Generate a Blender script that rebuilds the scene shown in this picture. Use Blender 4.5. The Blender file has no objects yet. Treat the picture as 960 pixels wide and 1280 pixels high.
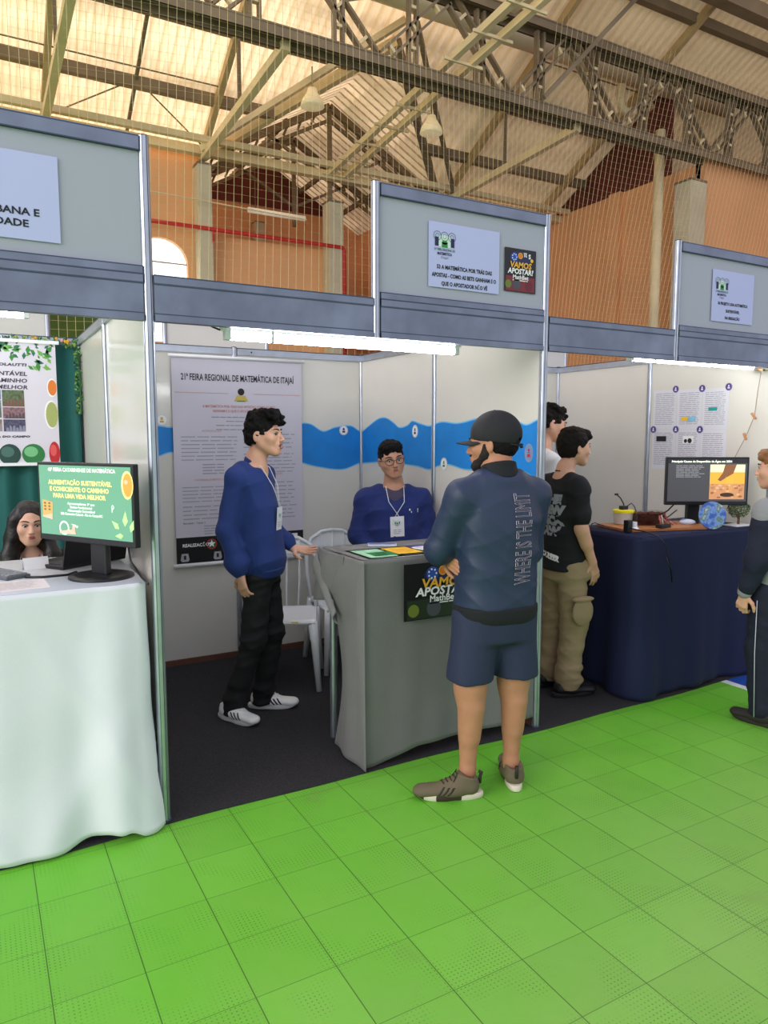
import bpy, bmesh, math, random
import numpy as np
from mathutils import Vector, Matrix
from mathutils.bvhtree import BVHTree
random.seed(7)
SC = bpy.context.scene
COL = SC.collection
PI = math.pi
A = 0.984           # post spacing
D1, D2 = 1.008, 2.016

# ------------------------------------------------------------ materials
def lin(c):
    return tuple(((v / 12.92) if v <= .04045 else ((v + .055) / 1.055) ** 2.4) for v in c)
def hx(s):
    s = s.lstrip('#'); return tuple(int(s[i:i+2], 16) / 255 for i in (0, 2, 4))
_m = {}
def mat(name, col, rough=.55, metal=0., var=0., vscale=6., bump=0., bscale=40., spec=.5, emit=0., trans=0., sheen=0., coat=0.):
    if name in _m: return _m[name]
    m = bpy.data.materials.new(name); m.use_nodes = True
    nt = m.node_tree; b = nt.nodes['Principled BSDF']
    c = lin(hx(col)) if isinstance(col, str) else lin(col)
    b.inputs['Base Color'].default_value = (*c, 1)
    b.inputs['Roughness'].default_value = rough
    b.inputs['Metallic'].default_value = metal
    b.inputs['Specular IOR Level'].default_value = spec
    if sheen: b.inputs['Sheen Weight'].default_value = sheen
    if coat: b.inputs['Coat Weight'].default_value = coat; b.inputs['Coat Roughness'].default_value = .12
    tc = nt.nodes.new('ShaderNodeTexCoord')
    if var:
        n = nt.nodes.new('ShaderNodeTexNoise'); n.inputs['Scale'].default_value = vscale; n.inputs['Detail'].default_value = 5
        r = nt.nodes.new('ShaderNodeMapRange'); r.inputs['From Min'].default_value = .3; r.inputs['From Max'].default_value = .7
        r.inputs['To Min'].default_value = 1 - var; r.inputs['To Max'].default_value = 1 + var
        mx = nt.nodes.new('ShaderNodeVectorMath'); mx.operation = 'SCALE'
        mx.inputs[0].default_value = c
        nt.links.new(tc.outputs['Object'], n.inputs['Vector'])
        nt.links.new(n.outputs['Fac'], r.inputs['Value']); nt.links.new(r.outputs[0], mx.inputs['Scale'])
        nt.links.new(mx.outputs[0], b.inputs['Base Color'])
    if bump:
        n = nt.nodes.new('ShaderNodeTexNoise'); n.inputs['Scale'].default_value = bscale; n.inputs['Detail'].default_value = 4
        bp = nt.nodes.new('ShaderNodeBump'); bp.inputs['Strength'].default_value = bump; bp.inputs['Distance'].default_value = .01
        nt.links.new(tc.outputs['Object'], n.inputs['Vector'])
        nt.links.new(n.outputs['Fac'], bp.inputs['Height']); nt.links.new(bp.outputs[0], b.inputs['Normal'])
    if emit:
        b.inputs['Emission Color'].default_value = (*c, 1); b.inputs['Emission Strength'].default_value = emit
    if trans:
        b.inputs['Transmission Weight'].default_value = trans
    _m[name] = m
    return m

# ------------------------------------------------------------ objects
def tag(o, label=None, cat=None, group=None, kind=None):
    if label: o['label'] = label
    if cat: o['category'] = cat
    if group: o['group'] = group
    if kind: o['kind'] = kind
    return o
def empty(name, loc=(0, 0, 0), rz=0., label=None, cat=None, group=None):
    o = bpy.data.objects.new(name, None); o.empty_display_size = .1
    o.location = loc; o.rotation_euler = (0, 0, rz); COL.objects.link(o)
    return tag(o, label, cat, group)
def copy_tree(o, parent=None):
    c = o.copy(); COL.objects.link(c)
    if parent is not None: c.parent = parent
    for ch in list(o.children): copy_tree(ch, c)
    return c

class MB:
    def __init__(s): s.v = []; s.f = []; s.mi = []; s.mats = []
    def m(s, mt):
        if mt is None: return 0
        if mt not in s.mats: s.mats.append(mt)
        return s.mats.index(mt)
    def add(s, vs, fs, mt=None):
        b = len(s.v); s.v += [tuple(v) for v in vs]
        i = s.m(mt)
        for f in fs: s.f.append([b + k for k in f]); s.mi.append(i)
    def box(s, c, d, mt=None, R=None, bev=0.):
        x, y, z = d[0] / 2, d[1] / 2, d[2] / 2
        if bev > 0:
            bm = bmesh.new(); bmesh.ops.create_cube(bm, size=1.)
            for v in bm.verts: v.co = Vector((v.co.x * d[0], v.co.y * d[1], v.co.z * d[2]))
            bmesh.ops.bevel(bm, geom=list(bm.edges), offset=bev, segments=2, affect='EDGES', profile=.5)
            bm.verts.ensure_lookup_table(); vs = [v.co.copy() for v in bm.verts]; fs = [[v.index for v in f.verts] for f in bm.faces]; bm.free()
        else:
            vs = [Vector(q) for q in ((-x,-y,-z),(x,-y,-z),(x,y,-z),(-x,y,-z),(-x,-y,z),(x,-y,z),(x,y,z),(-x,y,z))]
            fs = [(0,3,2,1),(4,5,6,7),(0,1,5,4),(1,2,6,5),(2,3,7,6),(3,0,4,7)]
        if R is not None: vs = [R @ v for v in vs]
        s.add([(v[0]+c[0], v[1]+c[1], v[2]+c[2]) for v in vs], fs, mt); return s
    def b2(s, lo, hi, mt=None, bev=0.):
        return s.box([(a+b)/2 for a, b in zip(lo, hi)], [abs(b-a) for a, b in zip(lo, hi)], mt, None, bev)
    def bar(s, a, b, w, h, mt=None, upv=(0, 0, 1)):
        a = Vector(a); b = Vector(b); d = (b - a); L = d.length; d.normalize()
        u = Vector(upv); x = d.cross(u)
        if x.length < 1e-4: x = d.cross(Vector((1, 0, 0)))
        x.normalize(); z = x.cross(d)
        R = Matrix((x, d, z)).transposed()
        return s.box((a + b) / 2, (w, L, h), mt, R)
    def tube(s, pts, r, n=8, mt=None, caps=True, flat=None):
        pts = [Vector(p) for p in pts]; N = len(pts)
        rr = r if hasattr(r, '__len__') else [r] * N
        vs = []; up = None
        for i, p in enumerate(pts):
            t = (pts[min(i+1, N-1)] - pts[max(i-1, 0)]).normalized()
            if up is None:
                up = Vector((0, 0, 1)) if abs(t.z) < .9 else Vector((1, 0, 0))
            x = t.cross(up)
            if x.length < 1e-5: x = t.cross(Vector((0, 1, 0)))
            x.normalize(); y = x.cross(t); up = y
            for k in range(n):
                a = 2 * PI * k / n
                vs.append(p + x * math.cos(a) * rr[i] + y * math.sin(a) * rr[i] * (flat or 1))
        fs = [(i*n+k, i*n+(k+1) % n, (i+1)*n+(k+1) % n, (i+1)*n+k) for i in range(N-1) for k in range(n)]
        if caps: fs += [tuple(range(n-1, -1, -1)), tuple((N-1)*n+k for k in range(n))]
        s.add(vs, fs, mt); return s
    def lathe(s, prof, c=(0, 0, 0), n=24, mt=None, R=None, sx=1., sy=1.):
        vs = []
        for r, z in prof:
            for k in range(n):
                a = 2*PI*k/n; v = Vector((r*math.cos(a)*sx, r*math.sin(a)*sy, z))
                if R is not None: v = R @ v
                vs.append(v + Vector(c))
        N = len(prof)
        fs = [(i*n+k, i*n+(k+1) % n, (i+1)*n+(k+1) % n, (i+1)*n+k) for i in range(N-1) for k in range(n)]
        fs += [tuple(range(n-1, -1, -1)), tuple((N-1)*n+k for k in range(n))]
        s.add(vs, fs, mt); return s
    def ball(s, c, r, mt=None, n=12, R=None):
        r = r if hasattr(r, '__len__') else (r, r, r)
        vs = []; fs = []; m = n // 2 + 1
        for i in range(m):
            th = PI * (i + .0) / (m - 1); 
            for k in range(n):
                a = 2*PI*k/n; v = Vector((r[0]*math.sin(th)*math.cos(a), r[1]*math.sin(th)*math.sin(a), -r[2]*math.cos(th)))
                if R is not None: v = R @ v
                vs.append(v + Vector(c))
        for i in range(m-1):
            for k in range(n): fs.append((i*n+k, i*n+(k+1) % n, (i+1)*n+(k+1) % n, (i+1)*n+k))
        s.add(vs, fs, mt); return s
    def grid(s, fn, nu, nv, mt=None, closed=False):
        vs = [fn(i/nu, j/nv) for j in range(nv+1) for i in range(nu+1)]
        fs = [(j*(nu+1)+i, j*(nu+1)+i+1, (j+1)*(nu+1)+i+1, (j+1)*(nu+1)+i) for j in range(nv) for i in range(nu)]
        s.add(vs, fs, mt); return s
    def build(s, name, mt=None, parent=None, smooth=False, label=None, sharp=None):
        me = bpy.data.meshes.new(name); me.from_pydata([tuple(v) for v in s.v], [], s.f)
        if s.mats:
            for q in s.mats: me.materials.append(q)
            me.polygons.foreach_set('material_index', s.mi)
        elif mt: me.materials.append(mt)
        if smooth: me.polygons.foreach_set('use_smooth', [True]*len(me.polygons))
        me.validate(); me.update()
        if sharp is not None and smooth:
            try: me.set_sharp_from_angle(angle=math.radians(sharp))
            except Exception: pass
        o = bpy.data.objects.new(name, me); COL.objects.link(o)
        if parent is not None: o.parent = parent
        if label: o['label'] = label
        return o

def thicken(o, t, off=-1):
    md = o.modifiers.new('Solidify', 'SOLIDIFY'); md.thickness = t; md.offset = off; return o

# ------------------------------------------------------------ flat artwork on a frame (origin, right, up)
def textverts(s, size, bold=0., align='LEFT', spacing=1., outline=0., xs=1., shear=0.):
    cu = bpy.data.curves.new('t', 'FONT'); cu.body = s; cu.size = size; cu.align_x = align
    cu.offset = bold; cu.space_character = spacing; cu.resolution_u = 2; cu.shear = shear
    if outline: cu.fill_mode = 'NONE'; cu.bevel_depth = outline; cu.bevel_resolution = 0
    ob = bpy.data.objects.new('t', cu); COL.objects.link(ob)
    dg = bpy.context.evaluated_depsgraph_get(); me = bpy.data.meshes.new_from_object(ob.evaluated_get(dg))
    vs = [(v.co.x * xs, v.co.y, v.co.z) for v in me.vertices]; fs = [tuple(p.vertices) for p in me.polygons]
    bpy.data.objects.remove(ob); bpy.data.curves.remove(cu); bpy.data.meshes.remove(me)
    return vs, fs
class Art:
    """flat prints: every shape lies a fraction of a millimetre above the sheet"""
    def __init__(s, o, u, v):
        s.o = Vector(o); s.u = Vector(u).normalized(); s.v = Vector(v).normalized(); s.n = s.u.cross(s.v); s.mb = MB(); s.k = 0
    def P(s, x, y, e): return s.o + s.u*x + s.v*y + s.n*e
    def poly(s, pts, mt, layer=1):
        e = .0006*layer
        s.mb.add([s.P(x, y, e) for x, y in pts], [tuple(range(len(pts)))], mt)
    def rect(s, x0, y0, x1, y1, mt, layer=1): s.poly([(x0, y0), (x1, y0), (x1, y1), (x0, y1)], mt, layer)
    def disc(s, x, y, r, mt, layer=1, ry=None, n=20):
        ry = ry or r
        s.poly([(x+r*math.cos(2*PI*k/n), y+ry*math.sin(2*PI*k/n)) for k in range(n)], mt, layer)
    def ring(s, x, y, r, w, mt, layer=1, ry=None, n=24):
        ry = ry or r; e = .0006*layer; vs = []
        for k in range(n):
            a = 2*PI*k/n; vs += [s.P(x+r*math.cos(a), y+ry*math.sin(a), e), s.P(x+(r-w)*math.cos(a), y+(ry-w)*math.sin(a), e)]
        s.mb.add(vs, [(2*k, (2*k+2) % (2*n), (2*k+3) % (2*n), 2*k+1) for k in range(n)], mt)
    def text(s, t, x, y, size, mt, align='LEFT', bold=0., xs=1., spacing=1., layer=2, fit=None, shear=0.):
        vs, fs = textverts(t, size, bold, align, spacing, xs=xs, shear=shear)
        if not vs: return
        if fit:
            w = max(v[0] for v in vs)-min(v[0] for v in vs); k = fit/w
            vs = [(v[0]*k, v[1], v[2]) for v in vs]
        s.mb.add([s.P(x+v[0], y+v[1], .0006*layer) for v in vs], fs, mt)
    def lines(s, x0, x1, y0, y1, n, mt, th=.35, rag=.15, seed=1, wordy=True):
        """rows of tiny print, too small to read"""
        r = random.Random(seed); h = (y1-y0)/n
        for i in range(n):
            y = y1-(i+.5)*h; xe = x1-(x1-x0)*rag*r.random()
            if not wordy: s.rect(x0, y-h*th/2, xe, y+h*th/2, mt, 2); continue
            x = x0
            while x < xe-.002:
                w = min(r.uniform(2.0, 6)*h*.9, xe-x); s.rect(x, y-h*th/2, x+w, y+h*th/2, mt, 2); x += w+h*.5
    def build(s, name, parent): return s.mb.build(name, None, parent)
def sheet(o, u, v, w, h, t, mt, name, parent=None):
    """thin sheet whose printed face is at the frame plane"""
    u = Vector(u).normalized(); v = Vector(v).normalized(); n = u.cross(v); o = Vector(o)
    vs = [o+u*x+v*y-n*k for k in (0, t) for x, y in ((0, 0), (w, 0), (w, h), (0, h))]
    m = MB(); m.add(vs, [(0,1,2,3),(7,6,5,4),(0,4,5,1),(1,5,6,2),(2,6,7,3),(3,7,4,0)], mt)
    return m.build(name, None, parent)

# common materials
ALU = mat('aluminium', '#b9bfca', .36, .85, var=.12, vscale=9)
ALUD = mat('aluminium_groove', '#4a5568', .5, .6)
ALUB = mat('brushed_aluminium_band', '#7d8496', .42, .75, var=.22, vscale=5)
LAM = mat('white_laminate', '#dedbd2', .13, 0, var=.03, vscale=2, spec=.6)
LAMG = mat('grey_laminate', '#a8abb8', .3, 0, spec=.4)
PAPER = mat('white_paper', '#f2f2f0', .75)
PAPB = mat('bluish_paper', '#bcc0ea', .75)
BLACK = mat('black_ink', '#17171b', .6)
GREY = mat('grey_ink', '#6d6c74', .7)
LGREY = mat('light_grey_ink', '#a3a2ae', .7)
WHITE = mat('white_ink', '#f4f4f4', .6)
RED = mat('red_ink', '#c0262e', .6); ORANGE = mat('orange_ink', '#e07b2c', .6); YELLOW = mat('yellow_ink', '#f0c02c', .6)
GREEN = mat('green_ink', '#2f8a3c', .6); DGREEN = mat('dark_green_ink', '#1e5a34', .6); BLUE = mat('blue_ink', '#2b4fae', .6)
PURPLE = mat('purple_ink', '#473a8c', .6); TERRA = mat('terracotta_ink', '#c98a78', .7); NAVY = mat('navy_ink', '#1c2150', .6)
PLB = mat('black_plastic', '#15161a', .38)
# ================================================================ HALL
XW, YW, HE = 11.2, 10.24, 6.5       # right wall, back wall, eave height
SL = .55
XC, XL_, XR_ = 5.6, 3.1, 8.1        # annex ridge, left and right of its opening
ZR = 7.9
SLA = (ZR-HE)/(XC-XL_)
def roofz(y): return HE + SL*(YW-y)
YM = YW-(ZR-HE)/SL
ORG = mat('orange_plaster', '#ecae78', .8, var=.07, vscale=.8, bump=.1, bscale=8)
CONC = mat('cream_concrete', '#cfc3a4', .8, var=.1, vscale=2)
ROOF = mat('cream_roof_sheet', '#e2cba8', .6, .0, var=.10, vscale=.5)
def make_translucent(m, f):
    nt = m.node_tree; b = nt.nodes['Principled BSDF']; out = nt.nodes['Material Output']
    tr = nt.nodes.new('ShaderNodeBsdfTranslucent'); mx = nt.nodes.new('ShaderNodeMixShader'); mx.inputs[0].default_value = f
    tr.inputs[0].default_value = (*lin(hx('#f8dcb6')), 1)
    nt.links.new(b.outputs[0], mx.inputs[1]); nt.links.new(tr.outputs[0], mx.inputs[2]); nt.links.new(mx.outputs[0], out.inputs[0])
make_translucent(ROOF, .34)
nt = ROOF.node_tree; N = nt.nodes; mx = [n_ for n_ in N if n_.type == 'MIX_SHADER'][0]
tc = N.new('ShaderNodeTexCoord'); sp = N.new('ShaderNodeSeparateXYZ'); nt.links.new(tc.outputs['Object'], sp.inputs[0])
# translucent sheets on the left bays, opaque ones to the right
mr = N.new('ShaderNodeMapRange'); mr.inputs[1].default_value = 2.2; mr.inputs[2].default_value = 7.5; mr.inputs[3].default_value = .38; mr.inputs[4].default_value = .05; nt.links.new(sp.outputs[0], mr.inputs[0])
sn = N.new('ShaderNodeMath'); sn.operation = 'SNAP'; sn.inputs[1].default_value = .98; nt.links.new(sp.outputs[0], sn.inputs[0]); nt.links.new(sn.outputs[0], mr.inputs[0])
wn = N.new('ShaderNodeTexNoise'); wn.inputs['Scale'].default_value = .7; wn.inputs['Detail'].default_value = 5; mp = N.new('ShaderNodeMapping'); mp.inputs['Scale'].default_value = (.35, 2.2, 2.2); nt.links.new(tc.outputs['Object'], mp.inputs[0]); nt.links.new(mp.outputs[0], wn.inputs['Vector'])
m2 = N.new('ShaderNodeMapRange'); m2.inputs[1].default_value = .35; m2.inputs[2].default_value = .6; m2.inputs[3].default_value = .45; m2.inputs[4].default_value = 1.1; nt.links.new(wn.outputs['Fac'], m2.inputs[0])
mm = N.new('ShaderNodeMath'); mm.operation = 'MULTIPLY'; nt.links.new(mr.outputs[0], mm.inputs[0]); nt.links.new(m2.outputs[0], mm.inputs[1]); nt.links.new(mm.outputs[0], mx.inputs[0])
STEEL = mat('dark_painted_steel', '#85735a', .6, .1, var=.2, vscale=2)
STEELC = mat('cream_painted_steel', '#e2cda0', .6, .0, var=.12, vscale=2)
REDG = mat('dark_red_cladding', '#6a2a20', .7, var=.15, vscale=1.5)
REDP = mat('red_pipe_paint', '#c3241c', .45)
def S(o): o['kind'] = 'structure'; return o

# floor with tile pattern -----------------------------------------------------
def floor_material():
    m = bpy.data.materials.new('green_sport_tiles'); m.use_nodes = True; nt = m.node_tree; N = nt.nodes; Lk = nt.links
    b = N['Principled BSDF']; tc = N.new('ShaderNodeTexCoord'); sep = N.new('ShaderNodeSeparateXYZ'); Lk.new(tc.outputs['Object'], sep.inputs[0])
    def math_(op, a, b_=None, c=None):
        n = N.new('ShaderNodeMath'); n.operation = op
        for i, q in enumerate((a, b_, c)):
            if q is None: continue
            if isinstance(q, (int, float)): n.inputs[i].default_value = q
            else: Lk.new(q, n.inputs[i])
        return n.outputs[0]
    T = .25
    u = math_('DIVIDE', math_('ADD', sep.outputs[0], .494), T); v = math_('DIVIDE', math_('ADD', sep.outputs[1], .331), T)
    def edge(w, width):
        f = math_('FRACT', w); d = math_('MINIMUM', f, math_('SUBTRACT', 1., f))
        return math_('LESS_THAN', d, width)
    fx = math_('FLOOR', u); fy = math_('FLOOR', v)
    comb = N.new('ShaderNodeCombineXYZ'); Lk.new(fx, comb.inputs[0]); Lk.new(fy, comb.inputs[1])
    wn = N.new('ShaderNodeTexWhiteNoise'); wn.noise_dimensions = '2D'; Lk.new(comb.outputs[0], wn.inputs['Vector'])
    lx = edge(u, .007); ly = edge(v, .0055); line = math_('MAXIMUM', lx, math_('MULTIPLY', ly, .75))
    noi = N.new('ShaderNodeTexNoise'); noi.inputs['Scale'].default_value = 1.6; noi.inputs['Detail'].default_value = 6; Lk.new(tc.outputs['Object'], noi.inputs['Vector'])
    noi2 = N.new('ShaderNodeTexNoise'); noi2.inputs['Scale'].default_value = 25; noi2.inputs['Detail'].default_value = 6; Lk.new(tc.outputs['Object'], noi2.inputs['Vector'])
    # small drain holes, 12.5 mm apart
    du = math_('SUBTRACT', math_('FRACT', math_('MULTIPLY', u, 18.)), .5); dv = math_('SUBTRACT', math_('FRACT', math_('MULTIPLY', v, 18.)), .5)
    dd = math_('SQRT', math_('ADD', math_('MULTIPLY', du, du), math_('MULTIPLY', dv, dv)))
    hole = math_('LESS_THAN', dd, .17)
    # dirt fills holes in some places
    noi3 = N.new('ShaderNodeTexNoise'); noi3.inputs['Scale'].default_value = 5; noi3.inputs['Detail'].default_value = 3; Lk.new(tc.outputs['Object'], noi3.inputs['Vector'])
    hm = N.new('ShaderNodeMapRange'); hm.inputs[1].default_value = .47; hm.inputs[2].default_value = .62; Lk.new(noi3.outputs['Fac'], hm.inputs[0])
    hole = math_('MULTIPLY', hole, math_('MULTIPLY', hm.outputs[0], .5))
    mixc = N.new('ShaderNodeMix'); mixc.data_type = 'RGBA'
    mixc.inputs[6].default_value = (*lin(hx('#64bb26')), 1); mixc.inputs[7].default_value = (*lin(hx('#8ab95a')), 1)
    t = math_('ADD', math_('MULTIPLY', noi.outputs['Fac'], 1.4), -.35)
    # greyer towards the aisle by wear, and to the right as painted sheen
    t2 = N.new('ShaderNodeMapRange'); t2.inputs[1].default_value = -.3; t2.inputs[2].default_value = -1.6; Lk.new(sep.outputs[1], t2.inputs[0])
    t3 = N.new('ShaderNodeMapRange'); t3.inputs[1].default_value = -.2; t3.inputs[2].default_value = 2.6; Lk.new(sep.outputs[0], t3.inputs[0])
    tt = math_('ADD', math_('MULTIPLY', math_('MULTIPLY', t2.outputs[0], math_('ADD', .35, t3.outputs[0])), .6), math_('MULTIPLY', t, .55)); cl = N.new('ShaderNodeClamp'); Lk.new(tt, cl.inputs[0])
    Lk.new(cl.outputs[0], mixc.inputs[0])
    sc = math_('ADD', math_('MULTIPLY', wn.outputs['Value'], .08), math_('ADD', .90, math_('MULTIPLY', noi2.outputs['Fac'], .1)))
    sc = math_('MULTIPLY', sc, math_('SUBTRACT', 1., math_('MULTIPLY', line, .66))); sc = math_('MULTIPLY', sc, math_('SUBTRACT', 1., hole))
    vm = N.new('ShaderNodeVectorMath'); vm.operation = 'SCALE'; Lk.new(mixc.outputs[2], vm.inputs[0]); Lk.new(sc, vm.inputs['Scale'])
    # scattered brown scuff stains
    ns = N.new('ShaderNodeTexNoise'); ns.inputs['Scale'].default_value = 2.3; ns.inputs['Detail'].default_value = 8; ns.inputs['Roughness'].default_value = .7; Lk.new(tc.outputs['Object'], ns.inputs['Vector'])
    sr = N.new('ShaderNodeMapRange'); sr.inputs[1].default_value = .60; sr.inputs[2].default_value = .74; sr.inputs[3].default_value = 0; sr.inputs[4].default_value = .45; Lk.new(ns.outputs['Fac'], sr.inputs[0])
    ms = N.new('ShaderNodeMix'); ms.data_type = 'RGBA'; Lk.new(vm.outputs[0], ms.inputs[6]); ms.inputs[7].default_value = (*lin(hx('#7a8a4a')), 1); Lk.new(sr.outputs[0], ms.inputs[0]); vm = ms
    # court paint: green up to x=3.49, white line, blue beyond (only close to the stands)
    isw = math_('GREATER_THAN', sep.outputs[0], 3.50); isb = math_('GREATER_THAN', sep.outputs[0], 3.56); ny = math_('GREATER_THAN', sep.outputs[1], -2.4)
    m1 = N.new('ShaderNodeMix'); m1.data_type = 'RGBA'; Lk.new(vm.outputs[2], m1.inputs[6]); m1.inputs[7].default_value = (.75, .78, .75, 1); Lk.new(math_('MULTIPLY', isw, ny), m1.inputs[0])
    m2 = N.new('ShaderNodeMix'); m2.data_type = 'RGBA'; Lk.new(m1.outputs[2], m2.inputs[6]); m2.inputs[7].default_value = (*lin(hx('#1f4fa8')), 1); Lk.new(math_('MULTIPLY', isb, ny), m2.inputs[0])
    Lk.new(m2.outputs[2], b.inputs['Base Color'])
    rg = math_('ADD', .36, math_('MULTIPLY', noi2.outputs['Fac'], .22)); Lk.new(rg, b.inputs['Roughness'])
    b.inputs['Specular IOR Level'].default_value = .35
    bp = N.new('ShaderNodeBump'); bp.inputs['Strength'].default_value = .25; bp.inputs['Distance'].default_value = .002
    Lk.new(math_('SUBTRACT', math_('MULTIPLY', noi2.outputs['Fac'], .5), math_('ADD', line, hole)), bp.inputs['Height']); Lk.new(bp.outputs[0], b.inputs['Normal'])
    return m
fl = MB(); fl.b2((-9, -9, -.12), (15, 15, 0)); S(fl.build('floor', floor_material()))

def carpet_material():
    m = mat('charcoal_carpet', '#3a393b', .95, 0, var=.25, vscale=120, bump=.6, bscale=400, spec=.1)
    return m
cp = MB()
def cfn(u, v):
    x = -2.3 + 8.6*u; edge = -.035 + .012*math.sin(x*2.1)+.008*math.sin(x*5.3+1)
    y = edge + (6.2-edge)*v; return (x, y, .006)
cp.grid(cfn, 80, 2); co = cp.build('booth_carpet', carpet_material()); thicken(co, .006)
tag(co, 'charcoal needle-felt carpet laid under the stands along the green floor', 'carpet')

# walls -------------------------------------------------------------------
w = MB()
# back wall left bay with an arched window hole
ax0, ax1, az0, azs = 1.92, 2.85, 3.2, 4.55
w.b2((-6, YW, 0), (ax0, YW+.25, HE)); w.b2((ax1, YW, 0), (XL_, YW+.25, HE)); w.b2((ax0, YW, 0), (ax1, YW+.25, az0))
n = 14; r = (ax1-ax0)/2; cx = (ax0+ax1)/2
for yy in (YW, YW+.25):
    for k in range(n):
        a0 = PI-PI*k/n; a1 = PI-PI*(k+1)/n
        p0 = (cx+r*math.cos(a0), yy, azs+r*math.sin(a0)*.9); p1 = (cx+r*math.cos(a1), yy, azs+r*math.sin(a1)*.9)
        w.add([p0, p1, (p1[0], yy, HE), (p0[0], yy, HE)], [(0, 1, 2, 3)])
for k in range(n):
    a0 = PI-PI*k/n; a1 = PI-PI*(k+1)/n
    p0 = (cx+r*math.cos(a0), azs+r*math.sin(a0)*.9); p1 = (cx+r*math.cos(a1), azs+r*math.sin(a1)*.9)
    w.add([(p0[0], YW, p0[1]), (p1[0], YW, p1[1]), (p1[0], YW+.25, p1[1]), (p0[0], YW+.25, p0[1])], [(0, 1, 2, 3)])
w.b2((XL_, YW, 0), (XC, YW+.25, 5.12)); w.b2((XR_, YW, 0), (XW+.1, YW+.25, HE))
S(w.build('wall_back', ORG))
sky_pane = mat('frosted_daylight_pane', '#eef1f6', .3, emit=1.6)
wm = MB(); wm.b2((ax0, YW+.12, az0), (ax1, YW+.14, azs)); 
wm.add([(cx, YW+.12, azs)]+[(cx+r*math.cos(PI*k/n), YW+.12, azs+r*math.sin(PI*k/n)*.9) for k in range(n+1)], [(0, k+1, k+2) for k in range(n)])
wo = S(wm.build('window_1', sky_pane))
fm = MB(); fm.tube([(ax0, YW+.1, azs+.02), (ax1, YW+.1, azs+.02)], .012, 6); fm.build('glazing_bar', STEEL, wo)
# wall beyond the lower wall of the annex (gable end)
g = MB(); YG = 13.74
g.add([(XL_, YG, 0), (XR_, YG, 0), (XR_, YG, HE), (XC+1.87, YG, 6.85), (XC-1.87, YG, 6.85), (XL_, YG, HE)], [(0, 1, 2, 3, 4, 5)])
go = g.build('wall_annex', ORG); thicken(go, .2); S(go)
g = MB(); g.add([(XC-1.87, YG-.02, 6.85), (XC+1.87, YG-.02, 6.85), (XC, YG-.02, ZR)], [(0, 1, 2)])
S(thicken(g.build('trim_1', REDG), .06))
g = MB(); g.b2((XL_-.02, YW+.26, 0), (XL_+.12, YG, HE)); g.b2((XR_-.12, YW+.26, 0), (XR_+.02, YG, HE)); S(g.build('wall_annex_sides', ORG))
# right wall: gable end of the hall
g = MB(); g.b2((XW, 6.3, 0), (XW+.2, YW+.2, HE)); g.b2((XW, 6.2, 0), (15, 6.4, HE+.1)); g.b2((15, -2, 0), (15.2, 6.4, HE))
for yy in (8.25,):
    g.b2((XW-.12, yy-.15, 0), (XW, yy+.15, HE))
S(g.build('wall_right', ORG))
g = MB(); g.add([(XW+.02, YW, HE), (XW+.02, 7.0, HE), (XW+.02, 7.0, roofz(7.0)), (XW+.02, YW, HE+.02)], [(0, 1, 2, 3)])
S(thicken(g.build('trim_2', REDG), .06))
g = MB(); g.add([(15.3, YW+.3, 0), (15.3, -2, 0), (15.3, -2, roofz(-2)+.5), (15.3, YW+.3, roofz(YW+.3)+.5)], [(0, 1, 2, 3)]); g.b2((XW+.2, YW, 0), (15.3, YW+.2, HE)); S(g.build('wall_far_right', mat('brown_plaster', '#a5794e', .85, var=.2, vscale=1)))
# green padded dado on the back wall
g = MB(); g.b2((-6, YW-.08, 0), (ax0-.1, YW-.01, 3.9)); g.b2((ax0-.1, YW-.08, 0), (2.9, YW-.01, 3.1))
S(g.build('trim_3', mat('olive_green_padding', '#4a5c1c', .8, var=.3, vscale=1.5)))

# columns ------------------------------------------------------------------
def column(x, y, wx, wy, z, label, m=CONC):
    t = empty('concrete_column', (x, y, 0), label=label, cat='column', group='concrete columns of the hall')
    MB().b2((-wx/2, -wy/2, 0), (wx/2, wy/2, z), bev=.01).build('shaft', m, t)
    MB().b2((-wx/2-.01, -wy/2-.01, z), (wx/2+.01, wy/2+.01, z+.03)).build('bearing_plate', STEEL, t)
    return t
column(XL_, YW-.15, .24, .3, 6.2, 'cream concrete column at the left side of the gabled opening in the back wall')
column(XC, YW-.15, .3, .3, 5.95, 'cream concrete column in the middle of the gabled opening behind the sign')
column(XR_, YW-.15, .24, .3, 6.2, 'cream concrete column at the right side of the gabled opening, hidden behind the sign')
column(10.95, 6.3, .42, .36, 6.1, 'thick cream concrete column under the right end of the lattice truss')
column(XC-.25, YG-.2, .22, .2, 6.4, 'concrete column standing in front of the annex gable wall, below the dark red cladding')
t = MB(); t.tube([(10.4, 6.55, 0), (10.4, 6.55, 7.0)], .09, 12); tag(t.build('vertical_pipe', STEELC, smooth=True), 'cream vertical pipe standing left of the thick concrete column under the truss', 'pipe')

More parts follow.
